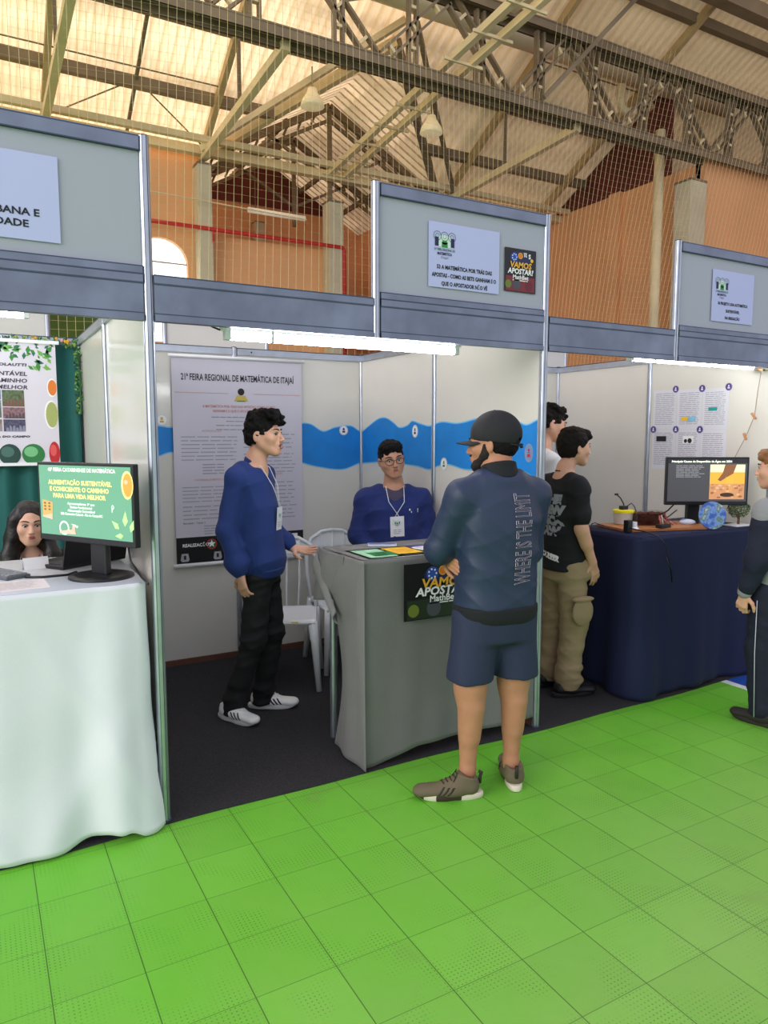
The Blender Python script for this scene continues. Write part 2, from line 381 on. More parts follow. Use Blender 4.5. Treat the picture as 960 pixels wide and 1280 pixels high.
# roofs --------------------------------------------------------------------
def corr(x, p=.19, a=.04):
    f = (x/p) % 1.; return a*(2*min(1, max(0, (abs(f-.5)*2-.3)/.4))-1)
rf = MB(); xs = np.arange(-6, 15.7, .19/8)
def yend(x):
    if XL_ < x < XR_: return YM + (YW-YM)*abs(x-XC)/(XR_-XC)
    return YW+.3
YT = 3.2
rows = []
for x in xs:
    ye = yend(x)
    z = corr(x); rows.append([(x, YT+(ye-YT)*k/3, roofz(YT+(ye-YT)*k/3)+z) for k in range(4)])
vs = [p for r_ in rows for p in r_]
fs = [(i*4+k, i*4+k+1, (i+1)*4+k+1, (i+1)*4+k) for i in range(len(rows)-1) for k in range(3)]
rf.add(vs, fs); ro = rf.build('ceiling', ROOF); S(ro)
for sd, nm in ((-1, 'ceiling_annex_left'), (1, 'ceiling_annex_right')):
    a = MB(); rows = []
    for y in np.arange(YM, YG+.3, .19/8):
        wmax = (XR_-XC)*min(1, max(.001, (y-YM)/(YW-YM)))
        if y > YW: wmax = XR_-XC+.1
        z = corr(y); rows.append([(XC+sd*wmax*k/2, y, ZR-SLA*wmax*k/2+z) for k in range(3)])
    vs = [p for r_ in rows for p in r_]; fs = [(i*3+k, i*3+k+1, (i+1)*3+k+1, (i+1)*3+k) for i in range(len(rows)-1) for k in range(2)]
    a.add(vs, fs); o = a.build(nm, ROOF); S(o)

# eave gutter beam along the back wall
b = MB(); b.b2((-6, YW-.35, HE-.16), (XW, YW-.2, HE-.02)); b.b2((-6, YW-.62, HE-.05), (XW, YW-.52, HE+.05))
tag(b.build('eave_beam', STEELC), 'long cream steel eave beam running along the top of the back wall', 'beam')

# purlins -------------------------------------------------------------------
for i, dy in enumerate((1.05, 2.1, 3.15, 4.2, 5.25)):
    y = YW-dy; z = roofz(y)-.09; segs = [(-6, XW if y > 6.3 else 15)]
    if y > YM: hw = (XR_-XC)*(y-YM)/(YW-YM); segs = [(-6, XC-hw), (XC+hw, XW)]
    p = MB()
    for x0, x1 in segs:
        p.b2((x0, y-.035, z-.1), (x1, y+.035, z+.05))
        p.b2((x0, y-.035, z-.115), (x1, y+.09, z-.1))
    nm = ['lowest', 'second lowest', 'third', 'fourth', 'highest'][i]
    tag(p.build('roof_purlin', STEEL), 'dark steel purlin under the corrugated roof, %s of the five' % nm, 'roof beam', 'dark purlins under the main roof')
xk = (-1.9, .6, 3.1, 8.1, 10.6)
for i, x in enumerate(xk):
    r_ = MB(); r_.bar((x, YW-.1, roofz(YW-.1)-.2), (x, 5.2, roofz(5.2)-.2), .09, .14, upv=(0, 0, 1))
    tag(r_.build('roof_rafter', mat('tan_painted_steel', '#bfa374', .6, var=.12)), 'tan sloping rafter under the corrugated roof, %s' % ['beyond the left edge of the hall view', 'above the left sign board', 'rising from the left column of the gabled opening', 'rising right of the middle sign board', 'nearest the right wall'][i], 'rafter', 'tan rafters under the main roof')
for i, x in enumerate((-1.9, .6, 3.1, 5.6, 8.1)):
    r_ = MB()
    if x == 5.6:
        for dx in (-.16, .16): r_.bar((x+dx, YW-.2, 6.42), (x+dx, 4.2, 6.9), .09, .1)
        for k in range(9):
            f = k/8; r_.bar((x-.32, YW-.4-f*5.3, 6.40+f*.42), (x+.32, YW-.4-f*5.3, 6.40+f*.42), .03, .04)
        lab = 'pair of cream tie beams with short cross brackets from the middle column over the truss'
    else:
        r_.bar((x, YW-.25, 6.33), (x, 6.2, 6.48), .11, .12)
        lab = 'cream tie beam running from the back wall to the truss, ' + {-1.9: 'outside the left of the view', .6: 'above the left sign board', 3.1: 'from the left column of the gabled opening', 8.1: 'right of the middle sign board'}[x]
    tag(r_.build('tie_beam', STEELC), lab, 'beam', 'cream tie beams')
    if x in (.6, 3.1, 8.1):
        h = MB(); h.bar((x+.02, 8.1, 6.46), (x+.02, 8.1, roofz(8.1)-.2), .05, .05)
        tag(h.build('roof_hanger', STEEL), 'thin vertical steel hanger above the tie beam ' + {.6: 'over the left sign board', 3.1: 'left of the gabled opening', 8.1: 'right of the middle sign board'}[x], 'steel bar', 'vertical hangers')
# thin bracing rods
for i, (p0, p1) in enumerate([((.6, YW-.3, roofz(YW-.3)-.2), (1.85, 9.15, roofz(9.15)-.12)), ((3.1, YW-.3, roofz(YW-.3)-.2), (1.85, 9.15, roofz(9.15)-.12)),
                              ((-1.9, 8.9, roofz(8.9)-.2), (3.1, 8.9, roofz(8.9)-.2)), ((8.1, 7.2, roofz(7.2)-.25), (XW, 7.2, roofz(7.2)-.25))]):
    q = MB(); q.tube([p0, p1], .012, 5)
    tag(q.build('bracing_rod', STEEL), ['thin bracing rod slanting right from above the left sign board', 'thin bracing rod slanting left from the left column', 'long thin level rod under the left part of the roof', 'long thin level rod under the roof near the right wall'][i], 'steel rod', 'thin roof bracing rods')
q = MB(); q.bar((1.85, YW-.2, roofz(YW-.2)-.1), (1.85, 8.1, roofz(8.1)-.1), .05, .05); tag(q.build('purlin_tie', STEEL), 'slender tie crossing the purlins midway above the gap between the left and middle signs', 'steel bar')

# annex trusses -------------------------------------------------------------
def annex_truss(y, lab, king=True):
    t = empty('gable_truss', (XC, y, HE), label=lab, cat='roof truss', group='gable trusses of the annex')
    h = ZR-HE-.14; w_ = XR_-XC
    for sd in (-1, 1):
        m_ = MB(); m_.bar((sd*w_, 0, -.12), (0, 0, h), .09, .12); m_.bar((sd*w_, 0, -.34), (0, 0, h-.24), .05, .06)
        for k in range(1, 9):
            f = k/9; m_.bar((sd*w_*(1-f), 0, -.12+(h+.12)*f), (sd*w_*(1-f+.04), 0, -.34+(h+.1)*f), .03, .04)
        m_.build('rafter', STEEL, t)
        m_ = MB(); m_.bar((sd*w_*.5, 0, h*.5-.1), (0, 0, -.1), .05, .05); m_.build('brace', STEEL, t)
    if king: m_ = MB(); m_.bar((0, 0, -.5), (0, 0, h), .07, .07); m_.build('king_post', STEEL, t)
    return t
annex_truss(YW-.02, 'steel gable truss over the opening in the back wall')
annex_truss(12.0, 'steel gable truss halfway inside the annex behind the back wall')
for sd in (-1, 1):
    v = MB()
    v.bar((XC, YM, ZR-.1), (XC+sd*(XR_-XC), YW, HE-.1), .12, .16); v.bar((XC+.1*sd, YM-.45, ZR+.0), (XC+sd*(XR_-XC)+.1*sd, YW-.45, HE-.12), .07, .1)
    tag(v.build('valley_rafter', STEELC if sd < 0 else STEEL), ('pale lattice valley rafter rising right from the left column' if sd < 0 else 'dark valley rafter falling right from the annex ridge'), 'rafter', 'valley rafters')
for i, f in enumerate((.35, .7)):
    for sd in (-1, 1):
        v = MB(); v.bar((XC+sd*2.5*f, YW-.02, ZR-SLA*2.5*f-.08), (XC+sd*2.5*f, YG, ZR-SLA*2.5*f-.08), .06, .1)
        tag(v.build('annex_purlin', STEEL), '%s dark purlin on the %s slope of the annex roof' % (('upper', 'lower')[i], ('left', 'right')[sd > 0]), 'roof beam', 'annex roof purlins')

# lattice truss ---------------------------------------------------------------
tr = empty('lattice_truss', (0, 6.15, 0), label='long dark steel lattice truss crossing the hall above the stands', cat='roof truss')
Y0 = 0.
def chord(z, nm):
    m_ = MB(); m_.b2((-4, -.14, z-.07), (14.9, -.12, z+.07)); m_.b2((-4, .12, z-.07), (14.9, .14, z+.07)); m_.b2((-4, -.15, z+.05), (14.9, .15, z+.07)); m_.b2((-4, -.15, z-.07), (14.9, -.1, z-.055)); m_.b2((-4, .1, z-.07), (14.9, .15, z-.055))
    m_.build(nm, STEEL, tr)
chord(6.53, 'bottom_chord'); chord(7.72, 'top_chord')
def ladder(a, b, nm, wd=.16, mt=STEELC):
    m_ = MB(); a = Vector(a); b = Vector(b)
    side = Vector((b-a).cross(Vector((0, 1, 0)))).normalized()*wd/2
    for s_ in (-1, 1):
        m_.bar(a+side*s_, b+side*s_, .09, .035, STEEL, upv=side); 
    L = (b-a).length; n_ = max(2, int(L/.42))
    for k in range(n_):
        p = a+(b-a)*(k+.5)/n_; m_.bar(p-side, p+side, .07, .04, mt)
    m_.build(nm, None, tr)
bn = [-2.43+2.27*k for k in range(8)]
for k, x in enumerate(bn):
    ladder((x+.05, 0, 6.6), (x+1.13, 0, 7.66), 'diagonal_web', .14); 
    ladder((x+1.13+.08, 0, 7.66), (x+2.22, 0, 6.6), 'diagonal_web', .2)
    ladder((x+.56, 0, 6.6), (x+.56, 0, 7.66), 'vertical_web', .12); ladder((x+1.70, 0, 6.6), (x+1.70, 0, 7.66), 'vertical_web', .12)
# second level beams high on the right and braces
q = MB(); q.b2((2.0, 5.3, 8.55), (15, 5.42, 8.8)); q.b2((2.0, 5.25, 8.53), (15, 5.47, 8.56)); tag(q.build('ridge_girder', STEEL), 'dark girder under the roof above and parallel to the lattice truss', 'beam')
for i, (a, b) in enumerate([((6.25, 6.3, 7.9), (6.6, 3.2, 7.9)), ((6.5, 6.3, 7.75), (6.85, 3.2, 7.75))]):
    q = MB(); q.bar(a, b, .12, .12, upv=(0, 0, 1)); tag(q.build('cross_beam', STEELC), ('upper', 'lower')[i]+' cream beam crossing over the truss at the top of the view', 'beam', 'cream beams crossing the truss')
q = MB(); q.bar((7.1, 5.9, 6.6), (9.0, 5.7, 8.6), .06, .06); tag(q.build('knee_brace', STEEL), 'straight slanting steel brace leaning right across the truss', 'steel bar')

# round ducts (cream drain pipes) ---------------------------------------------
q = MB(); q.tube([(3.2, 7.0, 8.05), (12.8, 7.0, 8.05)], .17, 16); tag(q.build('round_duct', mat('cream_duct', '#dcc9a4', .5, .1), smooth=True), 'large round cream duct running level behind the truss', 'duct')
for i, (x, z) in enumerate(((4.05, 7.75), (9.6, 7.35))):
    q = MB(); q.tube([(x, 6.75, z+.32), (x, 6.75, z+.02), (x+.05, 6.75, z-.08), (x+.18, 6.75, z-.1), (x+.75, 6.75, z+.12)], .075, 12)
    tag(q.build('elbow_pipe', STEELC, smooth=True), 'cream drain pipe with an elbow behind the truss, %s' % ('upper left one', 'the one near the right wall')[i], 'pipe', 'cream elbow pipes')

# red sprinkler pipe along the annex opening
q = MB(); q.tube([(-6, YW-.32, 5.13), (5.72, YW-.32, 5.13), (5.75, YW-.32, 5.08), (5.75, YW-.32, 2.5)], .035, 10)
rp = q.build('fire_pipe', REDP, smooth=True); tag(rp, 'red fire pipe running level along the back wall then turning down at the middle column', 'pipe')
q = MB(); q.tube([(3.22, YW-.32, 5.1), (3.22, YW-.32, 4.92)], .02, 8); q.build('valve_stub', REDP, rp)
q = MB(); q.tube([(-6, YW-.5, 5.75), (4.0, YW-.5, 5.5), (4.9, YW-.5, 5.48)], .012, 6); tag(q.build('wire_cable', STEELC), 'thin pale cable strung along the back wall above the red pipe', 'cable')
# luminaires
def dome(x, y, z, lab):
    t = empty('hall_lamp', (x, y, z), label=lab, cat='lamp', group='dome lamps under the roof')
    m_ = MB(); m_.lathe([(.02, .28), (.07, .27), (.09, .2), (.17, .08), (.19, 0), (.17, -.01), (.02, -.02)], n=20); m_.build('lamp_shade', mat('cream_lamp_glass', '#f0dcae', .3, emit=.25), t, smooth=True)
    m_ = MB(); m_.tube([(0, 0, .26), (0, 0, .6)], .012, 6); m_.build('stem', STEEL, t)
dome(4.35, 8.2, 6.75, 'cream dome lamp under the roof left of the annex ridge'); dome(6.2, 7.6, 6.5, 'cream dome lamp under the roof above the middle sign board')
t = empty('tube_lamp', (4.75, 11.2, 5.95), label='long white tube lamp hanging in the gabled opening', cat='lamp')
m_ = MB(); m_.tube([(-.45, 0, 0), (.75, 0, 0)], .05, 10); m_.build('lamp_body', mat('lamp_white', '#efe6d0', .4, emit=.3), t, smooth=True)
m_ = MB(); m_.tube([(-.3, 0, 0), (-.3, 0, 1.2)], .008, 5); m_.tube([(.6, 0, 0), (.6, 0, 1.2)], .008, 5); m_.build('suspension', STEEL, t)

# safety net -------------------------------------------------------------------
net = MB(); YN = 5.85
def netp(x, z):
    sag = .06*math.sin(x*.9)*(6.4-z)/4 + .1*max(0, x-5)*(6.4-z)/8
    return Vector((x-sag*1.6-.05*max(0, x-4)*(6.4-z)/3, YN+.12*math.sin(x*.7+z*.4), z-.05*math.cos(x*1.4)*(1 if z < 6.4 else .2)))
cell = .095
def strand(pts, w_=.0024):
    vs = []
    for p in pts:
        vs += [p+Vector((0, -w_, 0)), p+Vector((w_, w_*.5, w_*.0)), p+Vector((-w_, w_*.5, w_*.9))]
    n_ = len(pts); fs = [(3*i+k, 3*i+(k+1) % 3, 3*i+3+(k+1) % 3, 3*i+3+k) for i in range(n_-1) for k in range(3)]
    net.add(vs, fs)
x = -1.5
while x < 14.5:
    strand([netp(x, z) for z in np.linspace(2.3, 7.9 if x > 7.2 else 6.75+.0*x, 9)]); x += cell
z = 2.3
while z < 7.9:
    x0 = -1.5 if z < 6.8 else 7.2
    strand([netp(x, z) for x in np.linspace(x0, 14.5, 34)], .0022); z += cell
tag(net.build('safety_net', mat('cream_net_cord', '#d9c99a', .7)), 'wide-meshed cream safety net hanging from the lattice truss across the hall', 'net')
# ================================================================ STANDS
H0, H1, HS = 2.004, 2.175, 2.674
def post_profile(r=.0205):
    pts = []
    for k in range(8):
        a = 2*PI*(k+.5)/8
        for da, rr in ((-.26, 1.), (-.1, 1.), (-.07, .72), (.07, .72), (.1, 1.), (.26, 1.)): pts.append((r*rr*math.cos(a+da), r*rr*math.sin(a+da)))
    return pts
def make_post(name, x, y, z0, z1, label, group=None):
    t = empty(name, (x, y, 0), label=label, cat='post', group=group)
    pr = post_profile(); n = len(pr); m_ = MB()
    m_.add([(px, py, z) for z in (z0, z1) for px, py in pr], [(k, (k+1) % n, n+(k+1) % n, n+k) for k in range(n)]+[tuple(range(n-1, -1, -1)), tuple(range(n, 2*n))], ALU)
    m_.build('extrusion', None, t)
    m_ = MB(); m_.lathe([(.013, z1), (.019, z1+.001), (.019, z1+.004), (.004, z1+.007)], n=12, mt=PLB); m_.build('end_cap', None, t)
    if z0 < .01:
        m_ = MB(); m_.lathe([(.025, .0), (.025, .012), (.012, .02)], n=12, mt=ALUD); m_.build('foot', None, t)
    return t
make_post('stand_post', 0, 0, 0, HS, 'front aluminium post between the left and middle stands, reaching the top of the left sign')
make_post('stand_post', 2*A, 0, 0, HS, 'front aluminium post between the middle and right stands, right behind the man in the cap')
make_post('stand_post', 4*A, 0, 0, HS, 'front aluminium post at the far right end of the right stand')
make_post('stand_post', -A*2, 0, 0, H1, 'front aluminium post at the outer end of the left stand')
make_post('sign_post', -A, 0, H0, HS, 'short post at the left end of the left sign board')
make_post('sign_post', A, 0, H0, HS, 'short grooved aluminium post at the left edge of the middle sign board')
make_post('sign_post', 3*A, 0, H0, HS, 'short grooved aluminium post at the left edge of the right sign board')
make_post('sign_post', 5*A, 0, H0, H1, 'short post beyond the right edge of the view')
nmx = {0: 'left', 1: 'middle', 2: 'right'}
for k in range(3):
    for j in (0, 1):
        x0 = (-2+2*k+j)*A
        t = empty('header_beam', (x0+A/2, 0, H0), label='brushed aluminium header beam over the %s half of the %s stand' % (('left', 'right')[j], nmx[k]), cat='beam', group='header beams of the stands')
        m_ = MB(); hw = A/2-.02; hh = H1-H0
        m_.b2((-hw, -.016, .006), (hw, .016, hh-.006), ALUB)
        m_.b2((-hw, -.02, hh-.03), (hw, .02, hh-.004), ALUB); m_.b2((-hw, -.02, 0), (hw, .02, .022), ALUB)
        m_.b2((-hw, -.0165, .026), (hw, -.0155, .03), ALUD); m_.b2((-hw, -.0165, hh-.037), (hw, -.0155, hh-.032), ALUD)
        m_.build('band', None, t)
        m_ = MB(); m_.b2((-hw, -.0205, hh-.0035), (hw, .0205, hh+.001), ALUD); m_.build('groove_strip', None, t)
def sign_board(x0, y, label, mats=LAMG, group='sign boards above the stands'):
    t = empty('sign_board', (x0+A/2, y, H1), label=label, cat='sign', group=group); hw = A/2-.02; hh = HS-H1
    m_ = MB(); m_.b2((-hw, -.004, .02), (hw, .004, hh-.045), mats); m_.build('board', None, t)
    m_ = MB(); m_.b2((-hw, -.018, hh-.055), (hw, .018, hh-.002), ALUB); m_.b2((-hw, -.0185, hh-.008), (hw, -.0178, hh-.004), ALUD); m_.b2((-hw, -.0185, hh-.057), (hw, .0185, hh-.053), ALUD); m_.build('top_rail', None, t)
    m_ = MB(); m_.b2((-hw, -.018, .002), (hw, .018, .028), ALUB); m_.b2((-hw, -.0185, .026), (hw, .0185, .030), ALUD); m_.build('bottom_rail', None, t)
    return t
sign_board(-A, 0, 'grey sign board over the left stand with a cropped bluish paper'); sign_board(A, 0, 'light sign board over the middle stand with two posters'); sign_board(3*A, 0, 'light sign board over the right stand at the right edge')
for x0, lb in ((-A, 'left one, above the green curtain'), (A, 'middle one, above the hanging banner'), (5*A, 'right one, behind the right stand')):
    sign_board(x0, 4.03, 'back of a white sign board of the stands behind, '+lb, LAM, 'sign boards of the stands behind')
    for q in (0, 1): make_post('stand_post', x0+q*A, 4.03, 0, HS, 'post at the %s end of the rear sign board, %s' % (('left', 'right')[q], lb))
# wall panels
BRN = mat('brown_wood_strip', '#6b4636', .6, var=.1)
def wall_panel(x, y, horiz, label):
    t = empty('partition_panel', (x, y, 0), 0 if horiz else PI/2, label=label, cat='partition', group='white partition panels of the stands')
    hw = (A if horiz else D1)/2-.018
    m_ = MB(); m_.b2((-hw, -.004, .04), (hw, .004, 2.125), LAM); m_.build('board', None, t)
    m_ = MB(); m_.b2((-hw, -.018, 2.12), (hw, .018, 2.165), ALU); m_.b2((-hw, -.0185, 2.162), (hw, .0185, 2.168), ALUD); m_.ball((-hw+.1, -.019, 2.142), (.006, .002, .006), PLB, 8); m_.build('top_rail', None, t)
    m_ = MB(); m_.b2((-hw, -.018, .0), (hw, .018, .045), BRN); m_.build('skirting', None, t)
side = {0: 'between the left and middle stands', 2: 'on the right side of the middle stand', 4: 'on the right side of the right stand'}
for k in (0, 2, 4):
    wall_panel(k*A, D1/2, False, 'white partition panel %s, nearest the aisle' % side[k]); wall_panel(k*A, D1*1.5, False, 'white partition panel %s, at the back' % side[k])
    make_post('wall_post', k*A, D1, .0, 2.17, 'slim post in the middle of the partition '+side[k]); make_post('wall_post', k*A, D2, .0, 2.17, 'corner post at the back of the partition '+side[k])
bl = ['left stand behind the green curtain, outer one', 'left stand behind the green curtain, inner one', 'middle stand behind the hanging banner', 'middle stand behind the student with glasses', 'right stand, left half', 'right stand, right half']
for j in range(6): wall_panel((-2+j+.5)*A, D2, True, 'white back panel of the '+bl[j])
for j in (-1, 1, 3): make_post('wall_post', j*A, D2, 0, 2.17, 'slim post in the middle of the back wall of the %s stand' % {-1: 'left', 1: 'middle', 3: 'right'}[j])

# tube lights -------------------------------------------------------------
TUBE = mat('lit_tube', '#fdfdff', .3, emit=26)
FIX = mat('white_enamel', '#eef0f2', .35)
def tube_light(c, L, label, along_x=True, cord=True):
    t = empty('tube_light', c, 0 if along_x else PI/2, label=label, cat='light', group='white tube lights of the stands')
    m_ = MB(); m_.b2((-L/2, -.012, .018), (L/2, .012, .04), FIX, .004); m_.build('batten', None, t)
    m_ = MB(); m_.tube([(-L/2+.03, 0, 0), (L/2-.03, 0, 0)], .0185, 14, TUBE); m_.build('tube', None, t, smooth=True)
    m_ = MB()
    for s_ in (-1, 1): m_.b2((s_*(L/2-.03)-.014, -.019, -.019), (s_*(L/2-.03)+.014, .019, .035), FIX, .004)
    m_.b2((-L*.32, -.02, -.02), (-L*.32+.012, .02, .04), FIX)
    m_.build('end_holder', None, t)
    if cord:
        m_ = MB(); m_.tube([(-L/2, 0, .02), (-L/2-.03, 0, .03), (-L/2-.06, 0, .045), (-L/2-.2, 0, .05)], .004, 6, PLB); m_.build('cord', None, t, smooth=True)
    return t
tube_light((.911, .1, 1.985), 1.21, 'lit white tube light under the header of the middle stand')
tube_light((3.30, .12, 2.02), 1.2, 'lit white tube light under the header of the right stand')
tube_light((-.92, 1.1, 2.155), 1.2, 'lit white tube light at the top left over the left stand')
# posters -----------------------------------------------------------------
X = (1, 0, 0); Z = (0, 0, 1)
def fair_logo(a, x, y, w):
    """little building front with arches over two lines of text"""
    h = w
    for k in range(3):
        a.ring(x+w*(.2+.3*k), y+h*.78, w*.16, w*.02, GREY, 2); a.ring(x+w*(.2+.3*k), y+h*.78, w*.08, w*.015, GREEN, 2)
    a.rect(x+w*.14, y+h*.42, x+w*.86, y+h*.70, mat('pale_mint_ink', '#cfe6dc', .7), 2); a.poly([(x+w*.1, y+h*.70), (x+w*.9, y+h*.70), (x+w*.5, y+h*.86)], mat('pale_mint_ink', '#cfe6dc', .7), 2)
    a.rect(x+w*.1, y+h*.44, x+w*.25, y+h*.74, NAVY, 3); a.rect(x+w*.75, y+h*.44, x+w*.9, y+h*.74, NAVY, 3)
    a.rect(x+w*.38, y+h*.42, x+w*.62, y+h*.58, GREEN, 3); a.disc(x+w*.5, y+h*.58, w*.12, GREEN, 3, ry=h*.07)
    a.text('21ª FEIRA REGIONAL DE', x+w*.5, y+h*.30, w*.11, DGREEN, 'CENTER', w*.002, layer=3, fit=w*.85); a.text('MATEMÁTICA', x+w*.5, y+h*.16, w*.13, NAVY, 'CENTER', w*.004, layer=3, fit=w*.6); a.text('ITAJAÍ', x+w*.5, y+h*.04, w*.10, GREY, 'CENTER', layer=3, fit=w*.3)
def paper_sign(x0, z0, w, h, label, lines_, size, ys, logo=True, pm=PAPB, wl=None):
    s_ = sheet((x0, -.0105, z0), X, Z, w, h, .0008, pm, 'paper_notice'); tag(s_, label, 'notice')
    a = Art((x0, -.0105, z0), X, Z)
    for i, (tx, yy) in enumerate(zip(lines_, ys)): a.text(tx, w/2, yy, size, BLACK, 'CENTER', .0009, fit=(wl[i] if wl else None))
    a.build('lettering', s_)
    if logo: b = Art((x0, -.0105, z0), X, Z); fair_logo(b, .02, h*.43, .135); b.build('fair_emblem', s_)
    return s_
paper_sign(-.86, 2.25, .562, .294, 'bluish paper notice on the left sign board, cut by the left edge', ['MOBILIDADE URBANA E', 'SUSTENTABILIDADE'], .034, (.083, .043), False, wl=(.43, .36))
paper_sign(1.256, 2.256, .408, .292, 'bluish paper notice with a fair emblem on the middle sign board', ['53 A MATEMÁTICA POR TRÁS DAS', 'APOSTAS - COMO AS BETS GANHAM E O', 'QUE O APOSTADOR NÃO VÊ'], .025, (.085, .048, .011), wl=(.318, .372, .265))
paper_sign(3.252, 2.252, .392, .30, 'bluish paper notice with a fair emblem on the right sign board', ['56 PROJETO CASA AUTOMÁTICA', 'SUSTENTÁVEL', 'NA IRRIGAÇÃO'], .023, (.1, .058, .018), wl=(.28, .13, .14))
def bet_poster(o, w, h, label, gcol):
    t_ = min(w, .31); s_ = sheet(o, X, Z, w, h, .001, mat('poster_black', '#141417', .45), 'bet_poster'); tag(s_, label, 'poster')
    a = Art(o, X, Z); dk = mat('poster_dark_blue', '#1c2450', .5); fs = mat('poster_dark_'+gcol, gcol, .5)
    a.rect(w*.04, h*.02, w*.96, h*.36, fs, 1); a.disc(w*.5, h*.78, t_*.36, dk, 1, ry=h*.16)
    a.disc(w*.12, h*.17, t_*.1, mat('tennis_green', '#6c7a2a', .6), 2) ; a.disc(w*.38, h*.18, t_*.13, mat('poster_grey', '#4a4c55', .6), 2); a.disc(w*.78, h*.16, t_*.12, mat('poster_wine', '#6a2230', .6), 2)
    a.disc((w*.5-t_*.2), h*.80, t_*.11, BLUE, 2)
    for k in range(7): a.disc((w*.5-t_*.2)+t_*.07*math.cos(k*.9), h*.80+t_*.07*math.sin(k*.9), t_*.016, WHITE, 3, n=8)
    a.disc((w*.5-t_*.01), h*.84, t_*.075, ORANGE, 2); a.ring((w*.5-t_*.01), h*.84, t_*.075, t_*.012, YELLOW, 3); a.disc(w*.5+t_*.36, h*.76, t_*.045, YELLOW, 2)
    a.build('artwork', s_)
    b = Art(o, X, Z); t_ = min(w, .31)
    b.text('π', w*.5+t_*.14, h*.83, t_*.17, WHITE, 'CENTER', t_*.006, layer=4); b.text('S', w*.5+t_*.28, h*.80, t_*.15, WHITE, 'CENTER', t_*.006, layer=4)
    b.text('VAMOS', w*.5, h*.56, t_*.2, mat('gold_ink', '#f2b43a', .5), 'CENTER', t_*.006, layer=4, fit=t_*(.80 if w > .25 else .68), shear=.12)
    b.text('APOSTAR?', w*.5, h*.42, t_*.18, WHITE, 'CENTER', t_*.006, layer=4, fit=t_*(1.02 if w > .25 else .82), shear=.12)
    b.text('MathBet', w*.5, h*.30, t_*.14, WHITE, 'CENTER', t_*.003, layer=4, fit=t_*.5)
    b.lines(w*.5-t_*.25, w*.5+t_*.25, h*.25, h*.29, 1, WHITE, .5)
    b.build('lettering', s_); return s_
bet_poster((1.697, -.0105, 2.278), .198, .208, 'small dark poster with gold and white lettering on the middle sign board', '#7a2434')

# hanging banner in the middle stand ------------------------------------------
bx0, bz0, bw, bh = .55, .70, .92, 1.395
t = sheet((bx0, 1.992, bz0), X, Z, bw, bh, .002, mat('banner_vinyl', '#cfcbd6', .5), 'hanging_banner'); tag(t, 'tall printed fair banner hanging on the back wall behind the standing student', 'banner')
for zz_, r_ in ((bz0+bh, .011), (bz0-.005, .014)): m_ = MB(); m_.tube([(bx0-.02, 1.987, zz_), (bx0+bw+.02, 1.987, zz_)], r_, 10, FIX); m_.build('banner_rod', None, t, smooth=True)
a = Art((bx0, 1.992, bz0), X, Z)
a.rect(0, 0, bw, .185, mat('banner_black', '#0d0d10', .45), 1); a.build('sponsor_band', t); a = Art((bx0, 1.992, bz0), X, Z)
a.rect(.015, bh-.24, .38, bh-.237, TERRA, 2); a.build('rule_line', t); a = Art((bx0, 1.992, bz0), X, Z); a.rect(.56, bh-.24, bw-.015, bh-.237, TERRA, 2); a.build('rule_line', t); a = Art((bx0, 1.992, bz0), X, Z)
a.poly([(.42, bh-.29), (.52, bh-.29), (.50, bh-.25), (.44, bh-.25)], mat('ochre_ink', '#c8b257', .6), 2); a.disc(.47, bh-.225, .024, BLACK, 3)
a.rect(.44, bh-.292, .50, bh-.285, GREEN, 3); a.build('fair_emblem', t); a = Art((bx0, 1.992, bz0), X, Z)
a.rect(.76, .09, .875, .165, WHITE, 2); a.rect(.80, .115, .835, .15, BLUE, 3); a.build('sponsor_logo', t); a = Art((bx0, 1.992, bz0), X, Z)
def star(a, x, y, r, mt, layer=3): a.poly([(x+r*(1 if k % 2 == 0 else .42)*math.sin(PI*k/5), y+r*(1 if k % 2 == 0 else .42)*math.cos(PI*k/5)) for k in range(10)], mt, layer)
a.disc(.24, .13, .036, DGREEN, 2); a.ring(.24, .13, .036, .006, RED, 3); star(a, .24, .132, .028, WHITE, 4); a.build('sponsor_logo', t); a = Art((bx0, 1.992, bz0), X, Z)
for x in (.055, .28, .44): 
    a.poly([(x-.02, .02), (x+.02, .02), (x+.03, .032), (x+.022, .075), (x-.022, .075), (x-.03, .032)], mat('crest_grey', '#a9aaad', .6), 2); a.rect(x-.008, .035, x+.008, .062, BLACK, 3); a.build('crest', t); a = Art((bx0, 1.992, bz0), X, Z)
a.rect(.36, .10, .40, .16, WHITE, 2); a.build('sponsor_logo', t); a = Art((bx0, 1.992, bz0), X, Z); a.rect(.6, .10, .70, .15, mat('crest_grey', '#a9aaad', .6), 2)
a.build('sponsor_logo', t)
a = Art((bx0, 1.992, bz0), X, Z)
a.text('21ª FEIRA REGIONAL DE MATEMÁTICA DE ITAJAÍ', bw/2, bh-.155, .06, BLACK, 'CENTER', .0012, fit=.80); a.build('title', t); a = Art((bx0, 1.992, bz0), X, Z)
a.text('A MATEMÁTICA POR TRÁS DAS APOSTAS: COMO AS BETS', bw/2, bh-.335, .024, TERRA, 'CENTER', .0005, fit=.52)
a.text('GANHAM E O QUE O APOSTADOR NÃO VÊ', bw/2, bh-.365, .024, TERRA, 'CENTER', .0005, fit=.38)
for k, (x0, x1) in enumerate(((.26, .66), (.36, .56), (.29, .63), (.29, .63))): a.lines(x0, x1, bh-.405-.028*k, bh-.393-.028*k, 1, GREY, .3, .02, seed=k)
a.build('authors_text', t); a = Art((bx0, 1.992, bz0), X, Z)
a.text('INTRODUÇÃO', .26, bh-.5, .02, TERRA, 'CENTER'); a.text('CONCLUSÕES', .70, bh-.80, .02, TERRA, 'CENTER')
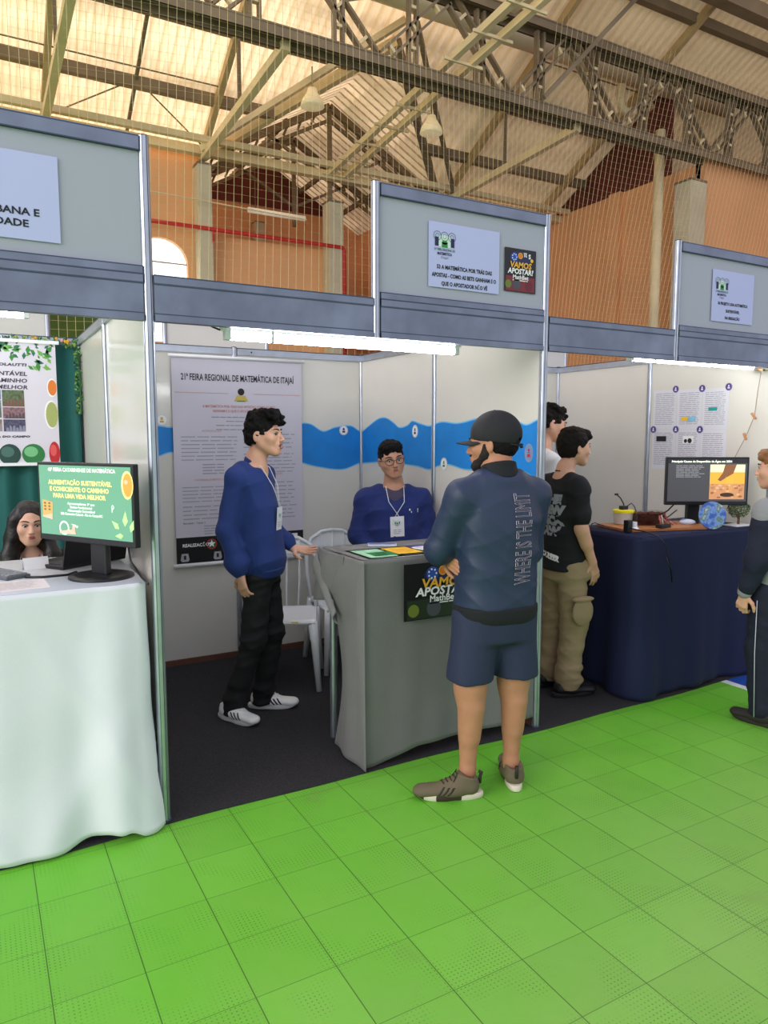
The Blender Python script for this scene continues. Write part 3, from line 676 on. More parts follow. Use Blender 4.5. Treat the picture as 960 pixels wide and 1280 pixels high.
a.lines(.05, .44, bh-.70, bh-.52, 7, LGREY, .26, .05, 3); a.lines(.48, .87, bh-.62, bh-.5, 4, LGREY, .26, .1, 4)
a.lines(.19, .34, bh-.79, bh-.71, 4, LGREY, .4, .02, 5); a.text('MATERIAIS E MÉTODOS', .24, bh-.83, .02, TERRA, 'CENTER')
a.lines(.05, .44, bh-.98, bh-.86, 5, LGREY, .26, .1, 6); a.lines(.05, .44, bh-1.10, bh-.99, 4, LGREY, .26, .35, 7); a.text('Resultado - Tabela 2', .05, bh-1.12, .018, BLACK)
a.lines(.19, .34, bh-1.2, bh-1.13, 4, LGREY, .4, .05, 8); a.lines(.48, .87, bh-.79, bh-.64, 6, LGREY, .26, .1, 9); a.lines(.48, .87, bh-1.12, bh-.84, 10, LGREY, .26, .1, 10)
a.build('body_text', t); a = Art((bx0, 1.992, bz0), X, Z)
a.text('REALIZAÇÃO:', .04, .12, .03, WHITE, 'LEFT', .001, layer=3); a.lines(.79, .85, .097, .112, 1, GREY, .5)
a.build('lettering', t)

# blue paper wave -------------------------------------------------------------
WB = mat('blue_wave_paper', '#1183d6', .6, var=.1, vscale=7)
WE = mat('pale_blue_edge', '#6fc2f0', .6)
def crv(pts, n=60):
    xs_ = [p[0] for p in pts]; zs = [p[1] for p in pts]
    X_ = np.linspace(xs_[0], xs_[-1], n); i = np.searchsorted(xs_, X_, 'right').clip(1, len(xs_)-1)
    o = []
    for x, k in zip(X_, i):
        p0, p1 = zs[k-1], zs[k]; m0 = (zs[k]-zs[max(k-2, 0)])/(xs_[k]-xs_[max(k-2, 0)]); m1 = (zs[min(k+1, len(zs)-1)]-zs[k-1])/(xs_[min(k+1, len(zs)-1)]-xs_[k-1])
        h = xs_[k]-xs_[k-1]; t_ = (x-xs_[k-1])/h
        o.append((x, (2*t_**3-3*t_*t_+1)*p0+(t_**3-2*t_*t_+t_)*h*m0+(-2*t_**3+3*t_*t_)*p1+(t_**3-t_*t_)*h*m1))
    return o
def wave(top, bot, f, label):
    T_ = crv(top, 90); B_ = crv(bot, 90); m_ = MB(); n_ = len(T_); vs = []
    for (x, zt), (_, zb) in zip(T_, B_): vs += [f(x, zb, .001), f(x, zt, .001)]
    m_.add(vs, [(2*k, 2*k+2, 2*k+3, 2*k+1) for k in range(n_-1)], WB); o = m_.build('paper_wave', None); tag(o, label, 'paper decoration', 'blue paper wave along the walls')
    thicken(o, .0008); m_ = MB(); vs = []
    for (x, z_) in T_: vs += [f(x, z_, .0014), f(x, z_+.008, .0014)]
    m_.add(vs, [(2*k, 2*k+2, 2*k+3, 2*k+1) for k in range(n_-1)], WE); vs = []
    for (x, z_) in B_: vs += [f(x, z_-.008, .0014), f(x, z_, .0014)]
    m_.add(vs, [(2*k, 2*k+2, 2*k+3, 2*k+1) for k in range(n_-1)], WE); m_.build('pale_edge', None, o)
wave([(.02, 1.60), (.2, 1.65), (.456, 1.631), (.559, 1.622), (.8, 1.66), (1.1, 1.6), (1.3, 1.63), (1.461, 1.655), (1.549, 1.65), (1.644, 1.598), (1.742, 1.627), (1.875, 1.64), (1.95, 1.598)],
     [(.02, 1.4), (.2, 1.38), (.45, 1.439), (.555, 1.464), (.9, 1.36), (1.3, 1.44), (1.458, 1.384), (1.609, 1.346), (1.806, 1.324), (1.95, 1.369)], lambda x, z, e: (x, D2-.0045-e, z), 'blue wavy paper strip on the back wall of the middle stand')
wt = [(1.99, 1.598), (1.754, 1.684), (1.635, 1.693), (1.522, 1.657), (1.445, 1.623), (1.327, 1.638), (1.276, 1.664), (1.185, 1.647), (1.059, 1.63), (.921, 1.653), (.747, 1.641), (.5, 1.67), (.22, 1.655), (.12, 1.624), (.03, 1.650)]
wb = [(1.99, 1.37), (1.636, 1.386), (1.203, 1.373), (1.056, 1.358), (.945, 1.387), (.829, 1.396), (.659, 1.373), (.4, 1.39), (.179, 1.396), (.03, 1.350)]
wave(wt[::-1], wb[::-1], lambda y, z, e: (2*A-.0045-e, y, z), 'blue wavy paper strip on the right partition of the middle stand')
def sticker(o, u, v, r, label, mt, ink, ry=None, group='round stickers on the blue paper wave'):
    o = Vector(o); u = Vector(u); v = Vector(v); n_ = u.cross(v); m_ = MB(); K = 24; ry = ry or r
    ps = [(r*math.cos(2*PI*k/K), ry*math.sin(2*PI*k/K)) for k in range(K)]
    m_.add([o+u*x+v*y+n_*.0022 for x, y in ps]+[o+u*x+v*y+n_*.003 for x, y in ps], [tuple(range(K, 2*K)), tuple(range(K-1, -1, -1))]+[(k, (k+1) % K, K+(k+1) % K, K+k) for k in range(K)], mt)
    s_ = m_.build('round_sticker', None); tag(s_, label, 'sticker', group)
    a = Art(o+n_*.003, u, v); a.ring(0, 0, r*.93, r*.06, LGREY, 1, ry=ry*.93); a.poly([(-r*.35, -ry*.45), (r*.35, -ry*.45), (r*.28, ry*.1), (-r*.28, ry*.1)], ink, 1); a.disc(0, ry*.3, r*.22, ink, 1); a.rect(-r*.5, -ry*.1, r*.5, 0, mt, 2); a.build('figure', s_)
yb = D2-.0045; xb = 2*A-.0045
sticker((.483, yb, 1.673), X, Z, .038, 'round yellow and white sticker left of the hanging banner', WHITE, mat('ochre_ink', '#c8b257', .6))
sticker((1.814, yb, 1.61), X, Z, .036, 'round white sticker on the blue wave near the back corner', WHITE, NAVY)
U = (0, -1, 0)
sticker((xb, 1.235, 1.60), U, Z, .036, 'oval white sticker on the blue wave above the student with glasses', WHITE, NAVY, .042)
sticker((xb, .89, 1.394), U, Z, .036, 'round white sticker at the lower edge of the blue wave beside the cap', WHITE, GREEN, .04)
sticker((xb, .09, 1.48), U, Z, .034, 'grey blue badge sticker with red letters near the front post', mat('sticker_grey', '#7b93b8', .5), RED, .05)
# faded child drawing traces on the partition are left plain

# papers on the right wall ------------------------------------------------------
xr = 4*A-.0045
pc = [(.965, .748, 1.62, 1.91, 'top row left'), (.748, .535, 1.62, 1.905, 'top row middle, with a yellow and blue chart'), (.535, .325, 1.615, 1.9, 'top row right, with a teal label'),
      (.965, .748, 1.32, 1.618, 'bottom row left, with a dark box'), (.748, .54, 1.33, 1.618, 'bottom row middle, with a small picture'), (.54, .33, 1.33, 1.612, 'bottom row right, behind the monitor')]
for i, (ya, yb_, za, zb, lb) in enumerate(pc):
    s_ = sheet((xr-.0012, ya-.002, za), U, Z, ya-yb_-.004, zb-za, .0008, mat('soft_white_paper', '#dedee6', .75), 'printed_page'); tag(s_, 'white printed page on the right wall, '+lb, 'paper', 'pages pinned on the right wall')
    a = Art((xr-.0012, ya-.002, za), U, Z); w_ = ya-yb_; h_ = zb-za
    a.lines(.02, w_-.025, .03, h_-.02, 17, LGREY, .3, .1, i+20)
    if i == 1: a.rect(.04, .06, .1, .085, YELLOW, 3); a.rect(.1, .055, .16, .088, mat('sky_ink', '#7fc4e6', .7), 3)
    if i == 2: a.rect(.05, .13, .12, .155, mat('teal_ink', '#1f9c98', .7), 3)
    if i == 3: a.rect(.04, h_-.09, .13, h_-.05, BLACK, 3)
    if i == 4: a.rect(.06, h_-.10, .15, h_-.05, WHITE, 3); a.disc(.085, h_-.085, .014, BLACK, 4); a.disc(.12, h_-.083, .018, BLACK, 4)
    a.build('print', s_)
for i, (y_, z_, lb) in enumerate(((.764, 1.912, 'top row, left of three'), (.54, 1.905, 'top row, middle of three'), (.33, 1.905, 'top row, right of three'), (.953, 1.618, 'lower row, left of three'), (.749, 1.617, 'lower row, middle of three'), (.544, 1.615, 'lower row, right of three'))):
    sticker((xr-.002, y_, z_), U, Z, .026, 'round purple paper badge holding the pages, '+lb, PURPLE, WHITE, group='purple badges on the pages')

# left stand: curtain, banner, garland ---------------------------------------------
CUR = mat('dark_green_curtain', '#0f5a55', .75, bump=.15, bscale=60)
m_ = MB()
def cur(u, v): x = -1.95+1.93*u; return (x, 1.945+.018*math.sin(x*46)+.008*math.sin(x*19+1), .02+2.10*v)
m_.grid(cur, 240, 4); c = m_.build('green_curtain', CUR, smooth=True); tag(c, 'dark green pleated curtain covering the back wall of the left stand', 'curtain'); thicken(c, .002)
ax, az, aw, ah = -1.02, 1.405, .87, .715
t = sheet((ax, 1.905, az), X, Z, aw, ah, .002, mat('food_banner_vinyl', '#dcd6e2', .5), 'food_banner'); tag(t, 'food themed banner with vegetables and photos hanging on the green curtain', 'banner')
for z0_, z1_, e_ in ((az+ah-.01, az+ah+.01, .02), (az-.012, az+.006, .03)): m_ = MB(); m_.b2((ax, 1.895, z0_), (ax+aw+e_, 1.91, z1_), FIX); m_.build('banner_rod', None, t)
a = Art((ax, 1.905, az), X, Z)
lf = [mat('leaf_ink_a', '#3f8a3a', .6), mat('leaf_ink_b', '#77b255', .6), mat('leaf_ink_c', '#2c6b52', .6)]
rr = random.Random(3)
for k in range(190):
    x = rr.uniform(.02, aw-.035); y = ah-rr.uniform(.01, .06 if x < aw-.25 else .16 if x > aw-.14 else .10); q = rr.uniform(.012, .03); an = rr.uniform(0, 3)
    a.poly([(x+q*math.cos(an), y+q*math.sin(an)), (x+q*.5*math.cos(an+1.6), y+q*.5*math.sin(an+1.6)), (x-q*math.cos(an), y-q*math.sin(an)), (x-q*.5*math.cos(an+1.6), y-q*.5*math.sin(an+1.6))], rr.choice(lf), 1+k % 3)
a.build('leaf_print', t)
def veg(x, y, r, ry, m1, m2):
    a = Art((ax, 1.905, az), X, Z); a.disc(x, y, r, m1, 3, ry=ry); a.disc(x-r*.2, y+ry*.25, r*.6, m2, 4, ry=ry*.5); a.build('vegetable_print', t)
veg(.60, .055, .058, .062, mat('avocado_ink', '#25463f', .5), mat('avocado_lt', '#4a6f66', .5)); veg(.725, .055, .062, .062, mat('zucchini_ink', '#2f7a43', .5), mat('zuc_lt', '#79bf86', .5)); veg(aw-.03, .06, .03, .07, RED, mat('red_lt', '#e25a5a', .5)); veg(.45, .05, .06, .05, YELLOW, GREEN)
a = Art((ax, 1.905, az), X, Z); a.disc(aw-.028, .45, .028, WHITE, 2, ry=.055); a.disc(aw-.026, .45, .024, ORANGE, 3, ry=.046); a.disc(aw-.038, .29, .038, WHITE, 2, ry=.085); a.disc(aw-.034, .29, .033, mat('salad_ink', '#a8b06a', .6), 3, ry=.076)
a.build('food_print', t)
ph = [('#5d7fae', '#6b5a4a'), ('#5b6a4b', '#7a5548'), ('#7c8c84', '#586a58'), ('#86636a', '#5a4a55'), ('#8c7e7a', '#9a8f9a'), ('#4b4a63', '#8a8aa0')]
for k, (x0, y0, x1, y1) in enumerate(((.45, .375, .568, .43), (.575, .335, .69, .43), (.45, .27, .568, .37), (.575, .265, .69, .33), (.45, .19, .568, .26), (.575, .19, .69, .26))):
    m1, m2 = ph[k]; a = Art((ax, 1.905, az), X, Z); a.rect(x0, y0, x1, y1, mat('photo_'+m1, m1, .5, var=.5, vscale=60), 2)
    for j in range(6): x = x0+(x1-x0)*(.1+.15*j); a.poly([(x, y0), (x+.016, y0), (x+.014, y0+(y1-y0)*(.3+.3*((j*7) % 3)/3)), (x+.003, y0+(y1-y0)*(.35+.3*((j*5) % 3)/3))], mat('photo_'+m2, m2, .5), 3)
    a.build('photo', t)
a = Art((ax, 1.905, az), X, Z)
dk = mat('violet_grey_ink', '#4a4456', .6)
for s_, y, sz, w_ in (('EEB CLODOMIRO COLAUTTI', .57, .022, .46), ('ALIMENTAÇÃO SUSTENTÁVEL', .515, .032, .56), ('E CONSCIENTE: O CAMINHO', .475, .032, .55), ('PARA UMA VIDA MELHOR', .437, .032, .48), ('FESTA - DIA DO CAMPO', .155, .015, .3)):
    vs, fs = textverts(s_, sz, .001, 'RIGHT', 1.05, shear=.12); ww = max(v[0] for v in vs)-min(v[0] for v in vs); k = w_/ww
    a.mb.add([a.P(.71+v[0]*k, y+v[1], .0018) for v in vs], fs, dk)
a.build('lettering', t); a = Art((ax, 1.905, az), X, Z); a.text('2025', .50, .13, .014, dk); a.build('lettering', t)
# garland of leaves and small flowers
g = empty('leaf_garland', (0, 1.93, 2.12), label='garland of green leaves and small flowers along the top of the green curtain', cat='garland')
m_ = MB(); m_.tube([(-1.3, 0, 0), (-.6, -.01, .01), (-.14, -.01, 0), (-.03, -.02, .015), (-.02, -.05, -.2), (-.025, -.06, -.42)], .004, 5, DGREEN); m_.build('stem', None, g)
m_ = MB(); rr = random.Random(5); fl_ = MB()
def leaf(mb, c, q, mt):
    R = Matrix.Rotation(rr.uniform(0, 6.28), 3, 'Y') @ Matrix.Rotation(rr.uniform(-.9, .9), 3, 'X')
    mb.add([Vector(c)+R @ Vector(p) for p in ((0, 0, -q), (q*.4, q*.1, 0), (0, 0, q), (-q*.4, q*.1, 0))], [(0, 1, 2), (0, 2, 3)], mt)
lm = [mat('leaf_dark', '#1f4a26', .6), mat('leaf_mid', '#3c7a34', .6), mat('leaf_lt', '#86a040', .6)]
for k in range(420):
    f = rr.random()
    if f < .74: x = -1.3+1.28*rr.random(); c = (x, -.01+rr.uniform(-.02, .01), rr.uniform(-.02, .03))
    else: c = (-.03+rr.uniform(-.02, .015), -.04+rr.uniform(-.02, .02), -rr.uniform(0, .42)**1.0)
    leaf(m_, c, rr.uniform(.008, .02), rr.choice(lm))
m_.build('leaves', None, g)
for k in range(12):
    x = rr.choice((-.135, -.13, -.3, -.45, -.6, -.12))+rr.uniform(-.05, .05); fl_.ball((x, -.03, rr.uniform(-.01, .03)), (.009, .006, .009), rr.choice((mat('petal_pink', '#d8a0a0', .6), mat('petal_cream', '#e6dcb4', .6), mat('petal_amber', '#e0a020', .6))), 6)
fl_.build('flowers', None, g)
# hanging string with bits on the right wall
t = empty('string_garland', (3.90, .1, 1.7), label='thin string with little cork pieces hanging down the right wall', cat='garland')
P = [(.0, -.03, .33), (.0, -.02, .30), (-.005, -.005, .155), (0, .012, .0), (-.01, .06, -.135), (-.01, .13, -.27), (-.01, .17, -.36)]
m_ = MB(); m_.tube(P, .003, 6, mat('jute', '#a89a88', .8)); m_.build('string', None, t, smooth=True)
for k in (1, 3, 4): m_ = MB(); m_.box(Vector(P[k])+Vector((-.008, 0, -.0)), (.02, .05, .012), mat('cork', '#c98d62', .8), Matrix.Rotation(.3*k, 3, 'X'), .003); m_.build('cork_piece', None, t)
# ================================================================ TABLES AND THINGS
def smoothstep(a, b, x): t = min(1, max(0, (x-a)/(b-a))); return t*t*(3-2*t)
# -- white table cloth in the left stand
WC = mat('white_cloth', '#e6e8ee', .8, bump=.12, bscale=250, sheen=.2)
TA = (-1.62, -.045, -.02, .78)    # x0,x1,y0,y1
def table_frame(x0, x1, y0, y1, z, label, cat='table', group=None):
    t = empty('exhibition_table', ((x0+x1)/2, (y0+y1)/2, 0), label=label, cat=cat, group=group); w, d = (x1-x0)/2-.03, (y1-y0)/2-.03
    m_ = MB(); m_.b2((-w, -d, z-.03), (w, d, z-.008), LAM); m_.build('table_top', None, t)
    m_ = MB(); 
    for s_ in (-1, 1): m_.b2((-w+.04, s_*(d-.01)-.01, z-.07), (w-.04, s_*(d-.01)+.01, z-.03), ALU); m_.b2((s_*(w-.02)-.01, -d+.02, z-.07), (s_*(w-.02)+.01, d-.02, z-.03), ALU)
    m_.build('apron_rail', None, t)
    pr = post_profile(.019); n = len(pr)
    for sx in (-1, 1):
        for sy in (-1, 1):
            m_ = MB(); m_.add([(px+sx*(w-.02), py+sy*(d-.02), zz) for zz in (0, z-.03) for px, py in pr], [(k, (k+1) % n, n+(k+1) % n, n+k) for k in range(n)]+[tuple(range(n-1, -1, -1)), tuple(range(n, 2*n))], ALU); m_.build('leg', None, t)
    return t
table_frame(*TA, 1.0, 'exhibition table hidden under the white cloth in the left stand')
def drape(x0, x1, y0, y1, z, hem, flare, amp, folds, ns, nt, seed=0, sag=0.):
    """cloth over a table front and right side: s runs along left to corner, corner to back"""
    L1 = x1-x0; rc = .045; L2 = y1-y0; tot = L1+L2; r = random.Random(seed); ph = [r.uniform(0, 6) for _ in range(6)]
    def at(s):
        if s < L1-rc: return (x0+s, y0, 0., -1.)
        if s < L1+rc:
            a = (s-(L1-rc))/(2*rc)*PI/2; return (x1-rc+rc*math.sin(a), y0+rc-rc*math.cos(a), math.sin(a), -math.cos(a))
        return (x1, y0+s-L1, 1., 0.)
    def fn(u, v):
        s = u*tot; x, y, nx_, ny = at(s); h = hem(s); zz = z-(z-h)*v
        f = folds(s)
        o = flare(s)*v**1.3 + amp*(.12+.88*v)*f*(math.sin(s*17+ph[0]+.8*math.sin(v*3+ph[4]))*.6+math.sin(s*31+ph[1]+v)*.25+math.sin(s*9+ph[2])*.5)
        o = max(o, .002+.012*v)
        o += .004*math.sin(v*14+s*6+ph[3])*v + .012*max(0, math.sin(s*7+v*5+1))**6*v*(1-v*.4)+.010*max(0, math.sin(s*11-v*6+2.2))**8*v
        X_ = x+nx_*o
        if y+ny*o > -.03: X_ = min(X_, -.026)
        return (X_, y+ny*o, zz)
    m_ = MB(); m_.grid(fn, ns, nt); 
    # top sheet
    m_.add([(x0, y0, z), (x1, y0, z), (x1, y1, z), (x0, y1, z)], [(0, 1, 2, 3)])
    return m_
L1 = TA[1]-TA[0]
hemA = lambda s: .012+.03*smoothstep(L1-.35, L1-.22, s)*(1-smoothstep(L1-.12, L1-.05, s))+.006*math.sin(s*60)*smoothstep(L1-.25, L1-.1, s)
d = drape(*TA, 1.003, hemA, lambda s: .035+.035*smoothstep(L1-.3, L1-.02, s)-.03*smoothstep(L1+.04, L1+.2, s), .030, lambda s: .45+.9*smoothstep(L1-.6, L1-.05, s)*(1-.6*smoothstep(L1, L1+.1, s)), 260, 46, 4)
o = d.build('white_tablecloth', WC, smooth=True, sharp=50); thicken(o, .002, 1); tag(o, 'white cloth draped to the floor over the table in the left stand', 'tablecloth')

# -- grey counter cloth in the middle stand
CB = (.930, 1.935, .012, .43)
table_frame(.912, 1.93, .02, .462, .998, 'narrow exhibition counter under the grey cloth in the middle stand', 'counter')
GC = mat('grey_nonwoven_cloth', '#747472', .6, var=.06, vscale=5, bump=.35, bscale=320, sheen=.15)
m_ = MB()
x0, x1, y0, y1 = CB; x0 -= .012; y0 -= .012; x1 += .01; y1 += .012
def front(u, v):
    x = x0+(x1-x0)*u; hem = .012+.055*smoothstep(.02, .3, u); z = 1.003-(1.003-hem)*v
    o = .004+.008*v*(1+math.sin(x*11+1))+.003*math.sin(x*33+v*2)*v+.006*math.exp(-((u-.12-.35*v)/.05)**2)*math.exp(-((v-.05)/.08)**2)
    return (x, y0-o*(1-.0*u), z)
m_.grid(front, 90, 40)
def sidef(u, v):
    y = y0-.006+.27*u*(1-.14*math.sin(v*PI))*(1 if v > .2 else .75+1.25*v); z = 1.003-(1.003-(.01+.03*u))*v
    bul = .008+.012*v+.014*math.sin(v*7)*u+.010*math.sin(u*9+v*3)*v
    if v < .3: bul += .02*math.sin(v/.3*PI)*u
    return (x0-bul*min(1, u*4+.25), y-(.01+.02*v)*(1-u), z)
m_.grid(sidef, 24, 50)
def flap(u, v):
    y = y1-(.28)*u; hem = .74+.05*u-.0*u; z = 1.004-(1.004-hem)*v
    return (x0-.020-.03*v-.018*math.sin(u*PI)*math.sin(v*PI)-.02*v*math.sin(u*5), y+.012*v, z)
m_.grid(flap, 24, 24)
def fold(u, v):
    # diagonal folded edge crossing the side
    y = y1-.02-.26*u-.02*v; z = .985-.25*u*(1-.1*v)-.14*v*(1-u*.4)
    return (x0-.046-.026*math.sin(v*PI)-.012*u, y, z)
m_.grid(fold, 20, 12)
m_.add([(x0, y0, 1.004), (x1, y0, 1.004), (x1, y1, 1.004), (x0, y1, 1.004)], [(0, 1, 2, 3)])
def rightf(u, v): return (x1+.006+.012*v, y0+(y1-y0)*u, 1.003-.95*v)
m_.grid(rightf, 10, 20)
o = m_.build('grey_counter_cloth', GC, smooth=True, sharp=55); thicken(o, .0015, 1); tag(o, 'grey non-woven cloth draped over the counter of the middle stand, folded at its left side', 'tablecloth')
bet_poster((1.112, -.040, .70), .44, .272, 'dark poster with large gold and white lettering on the front of the grey counter', '#23301f')
# board game sheet on the counter
zt = 1.0055
def flat_sheet(name, x, y, w, h, rot, mt, label, cat, z=zt, group=None):
    u = Vector((math.cos(rot), math.sin(rot), 0)); v = Vector((-math.sin(rot), math.cos(rot), 0)); o = Vector((x, y, z))
    s_ = sheet(o, u, v, w, h, .0009, mt, name); tag(s_, label, cat, group); return s_, Art(o, u, v)
s_, a = flat_sheet('game_board', .955, .0, .66, .285, -.02, PAPER, 'white laminated game board lying on the grey counter with green, yellow and purple fields', 'game board')
a.rect(.02, .03, .17, .26, mat('pale_green_ink', '#9fd6b0', .5), 1); a.rect(.06, .06, .19, .17, mat('deep_green_ink', '#1c7a3c', .5), 2); a.rect(.19, .07, .33, .26, YELLOW, 1); a.rect(.21, .13, .31, .2, mat('amber_ink', '#f3ad1c', .5), 2); a.rect(.34, .14, .52, .27, PURPLE, 1); a.rect(.36, .17, .46, .24, mat('lilac_ink', '#a9a6dc', .5), 2)
for k in range(5): a.lines(.08, .17, .075+.015*k, .088+.015*k, 1, WHITE, .35, .3, k)
a.lines(.2, .6, .015, .055, 2, GREY, .3, .1, 4); a.build('artwork', s_)
s_, a = flat_sheet('paper_slip', 1.30, .10, .13, .09, .1, PAPER, 'white paper slip lying across the purple field of the game board', 'paper', z=zt+.004); a.lines(.01, .12, .02, .08, 5, LGREY, .3); a.build('print', s_)
t = empty('smart_phone', (1.215, .352, 1.0056), -.5, 'white phone lying near the back edge of the grey counter', 'phone')
m_ = MB(); m_.box((0, 0, .004), (.15, .072, .008), mat('phone_white', '#d8dcee', .25), bev=.003); m_.build('body', None, t); m_ = MB(); m_.box((0, 0, .0085), (.14, .064, .0008), mat('phone_glass', '#8f98b8', .08)); m_.build('screen', None, t)

# -- navy table in the right stand
TC = (2.775, 3.90, .035, .62)
table_frame(*TC, .972, 'exhibition table hidden under the navy cloth in the right stand')
NC = mat('navy_cloth', '#08143c', .8, bump=.1, bscale=200)
def mirror_drape():
    x0, x1, y0, y1 = TC; x0 -= .01; y0 -= .01; x1 += .01; rc = .05; L2 = y1-y0; L1 = x1-x0; tot = L1+L2; m_ = MB(); z = .977
    def fn(u, v):
        s = u*tot
        if s < L2-rc: x, y, nx_, ny = x0, y1-s, -1., 0.
        elif s < L2+rc: a_ = (s-(L2-rc))/(2*rc)*PI/2; x, y, nx_, ny = x0+rc-rc*math.cos(a_), y0+rc-rc*math.sin(a_), -math.cos(a_), -math.sin(a_)
        else: x, y, nx_, ny = x0+s-L2, y0, 0., -1.
        k = math.exp(-((s-L2)/.16)**2)
        o = .012+.03*v+.02*v*math.sin(s*12+1)+.008*v*math.sin(s*31)+.02*k*math.sin(v*9)*v+.01*math.sin(s*5+v*4)*v
        o += .02*smoothstep(.25, .1, abs(s-L2*.65))*v
        hem = .012+.02*(1+math.sin(s*7))*.3
        return (x+nx_*o, y+ny*o, z-(z-hem)*v)
    m_.grid(fn, 220, 40); m_.add([(x0, y0, z), (x1, y0, z), (x1, y1, z), (x0, y1, z)], [(0, 1, 2, 3)])
    return m_
o = mirror_drape().build('navy_tablecloth', NC, smooth=True, sharp=50); thicken(o, .0018, -1); tag(o, 'dark navy cloth draped to the floor over the table in the right stand', 'tablecloth')
t = empty('small_bottle', (2.66, .42, .007), label='small clear bottle standing on the carpet at the left foot of the navy table', cat='bottle')
m_ = MB(); m_.lathe([(.001, 0), (.018, 0), (.02, .02), (.02, .07), (.009, .09), (.009, .1)], n=14, mt=mat('cloudy_plastic', '#c8ccd0', .2)); m_.build('body', None, t, smooth=True); m_ = MB(); m_.lathe([(.011, .1), (.011, .118), (.001, .119)], n=12, mt=FIX); m_.build('cap', None, t)

# -- monitors ----------------------------------------------------------------
def monitor(loc, rz, w, h, zb, label, screen_mat, base='round', off=0.):
    """screen faces local -Y; zb: underside of the screen above the table"""
    t = empty('computer_monitor', loc, rz, label, 'monitor')
    m_ = MB(); m_.box((off, 0, zb+h/2), (w, .028, h), PLB, bev=.004); m_.box((off, .03, zb+h*.5), (w*.6, .04, h*.6), PLB, bev=.01); m_.build('housing', None, t)
    bz = .012; bb = .024
    s_ = sheet((off-w/2+bz, -.0146, zb+bb), X, Z, w-2*bz, h-bz-bb, .0005, screen_mat, 'screen', t)
    m_ = MB(); m_.box((0, .055, zb*.5+.06), (.09, .03, zb+.10), PLB, bev=.008); m_.box((0, .04, zb+.1), (.1, .03, .1), PLB, bev=.006); m_.build('stand_column', None, t)
    m_ = MB()
    if base == 'round': m_.lathe([(.002, .016), (.1, .015), (.128, .009), (.13, 0), (.002, 0)], (0, .055, .0), 40, PLB, sx=1.0, sy=.95)
    else: m_.box((0, .05, .006), (.26, .19, .012), PLB, bev=.005)
    m_.build('stand_base', None, t, smooth=base == 'round', sharp=None)
    m_ = MB(); m_.tube([(off*.3+.06, .05, zb+.1), (off*.3+.1, .1, zb+.02), (.13, .09, .07), (.2, .08, .012), (.3, .02, .008)], .0045, 6, PLB); m_.build('power_cord', None, t, smooth=True)
    return t, (off-w/2+bz, -.0152, zb+bb), w-2*bz, h-bz-bb
def place_art(a_name, t, o, fn):
    a = Art(o, X, Z); fn(a); a.build(a_name, t)
SG = mat('screen_green', '#659b80', .35, emit=.5)
SE = lambda n_, c, e=.8: mat(n_, c, .4, emit=e)
t, o, w_, h_ = monitor((-.229, .143, 1.0045), math.radians(-58.6), .553, .316, .145, 'black monitor with a green slide on the white table of the left stand', SG)
monA = t
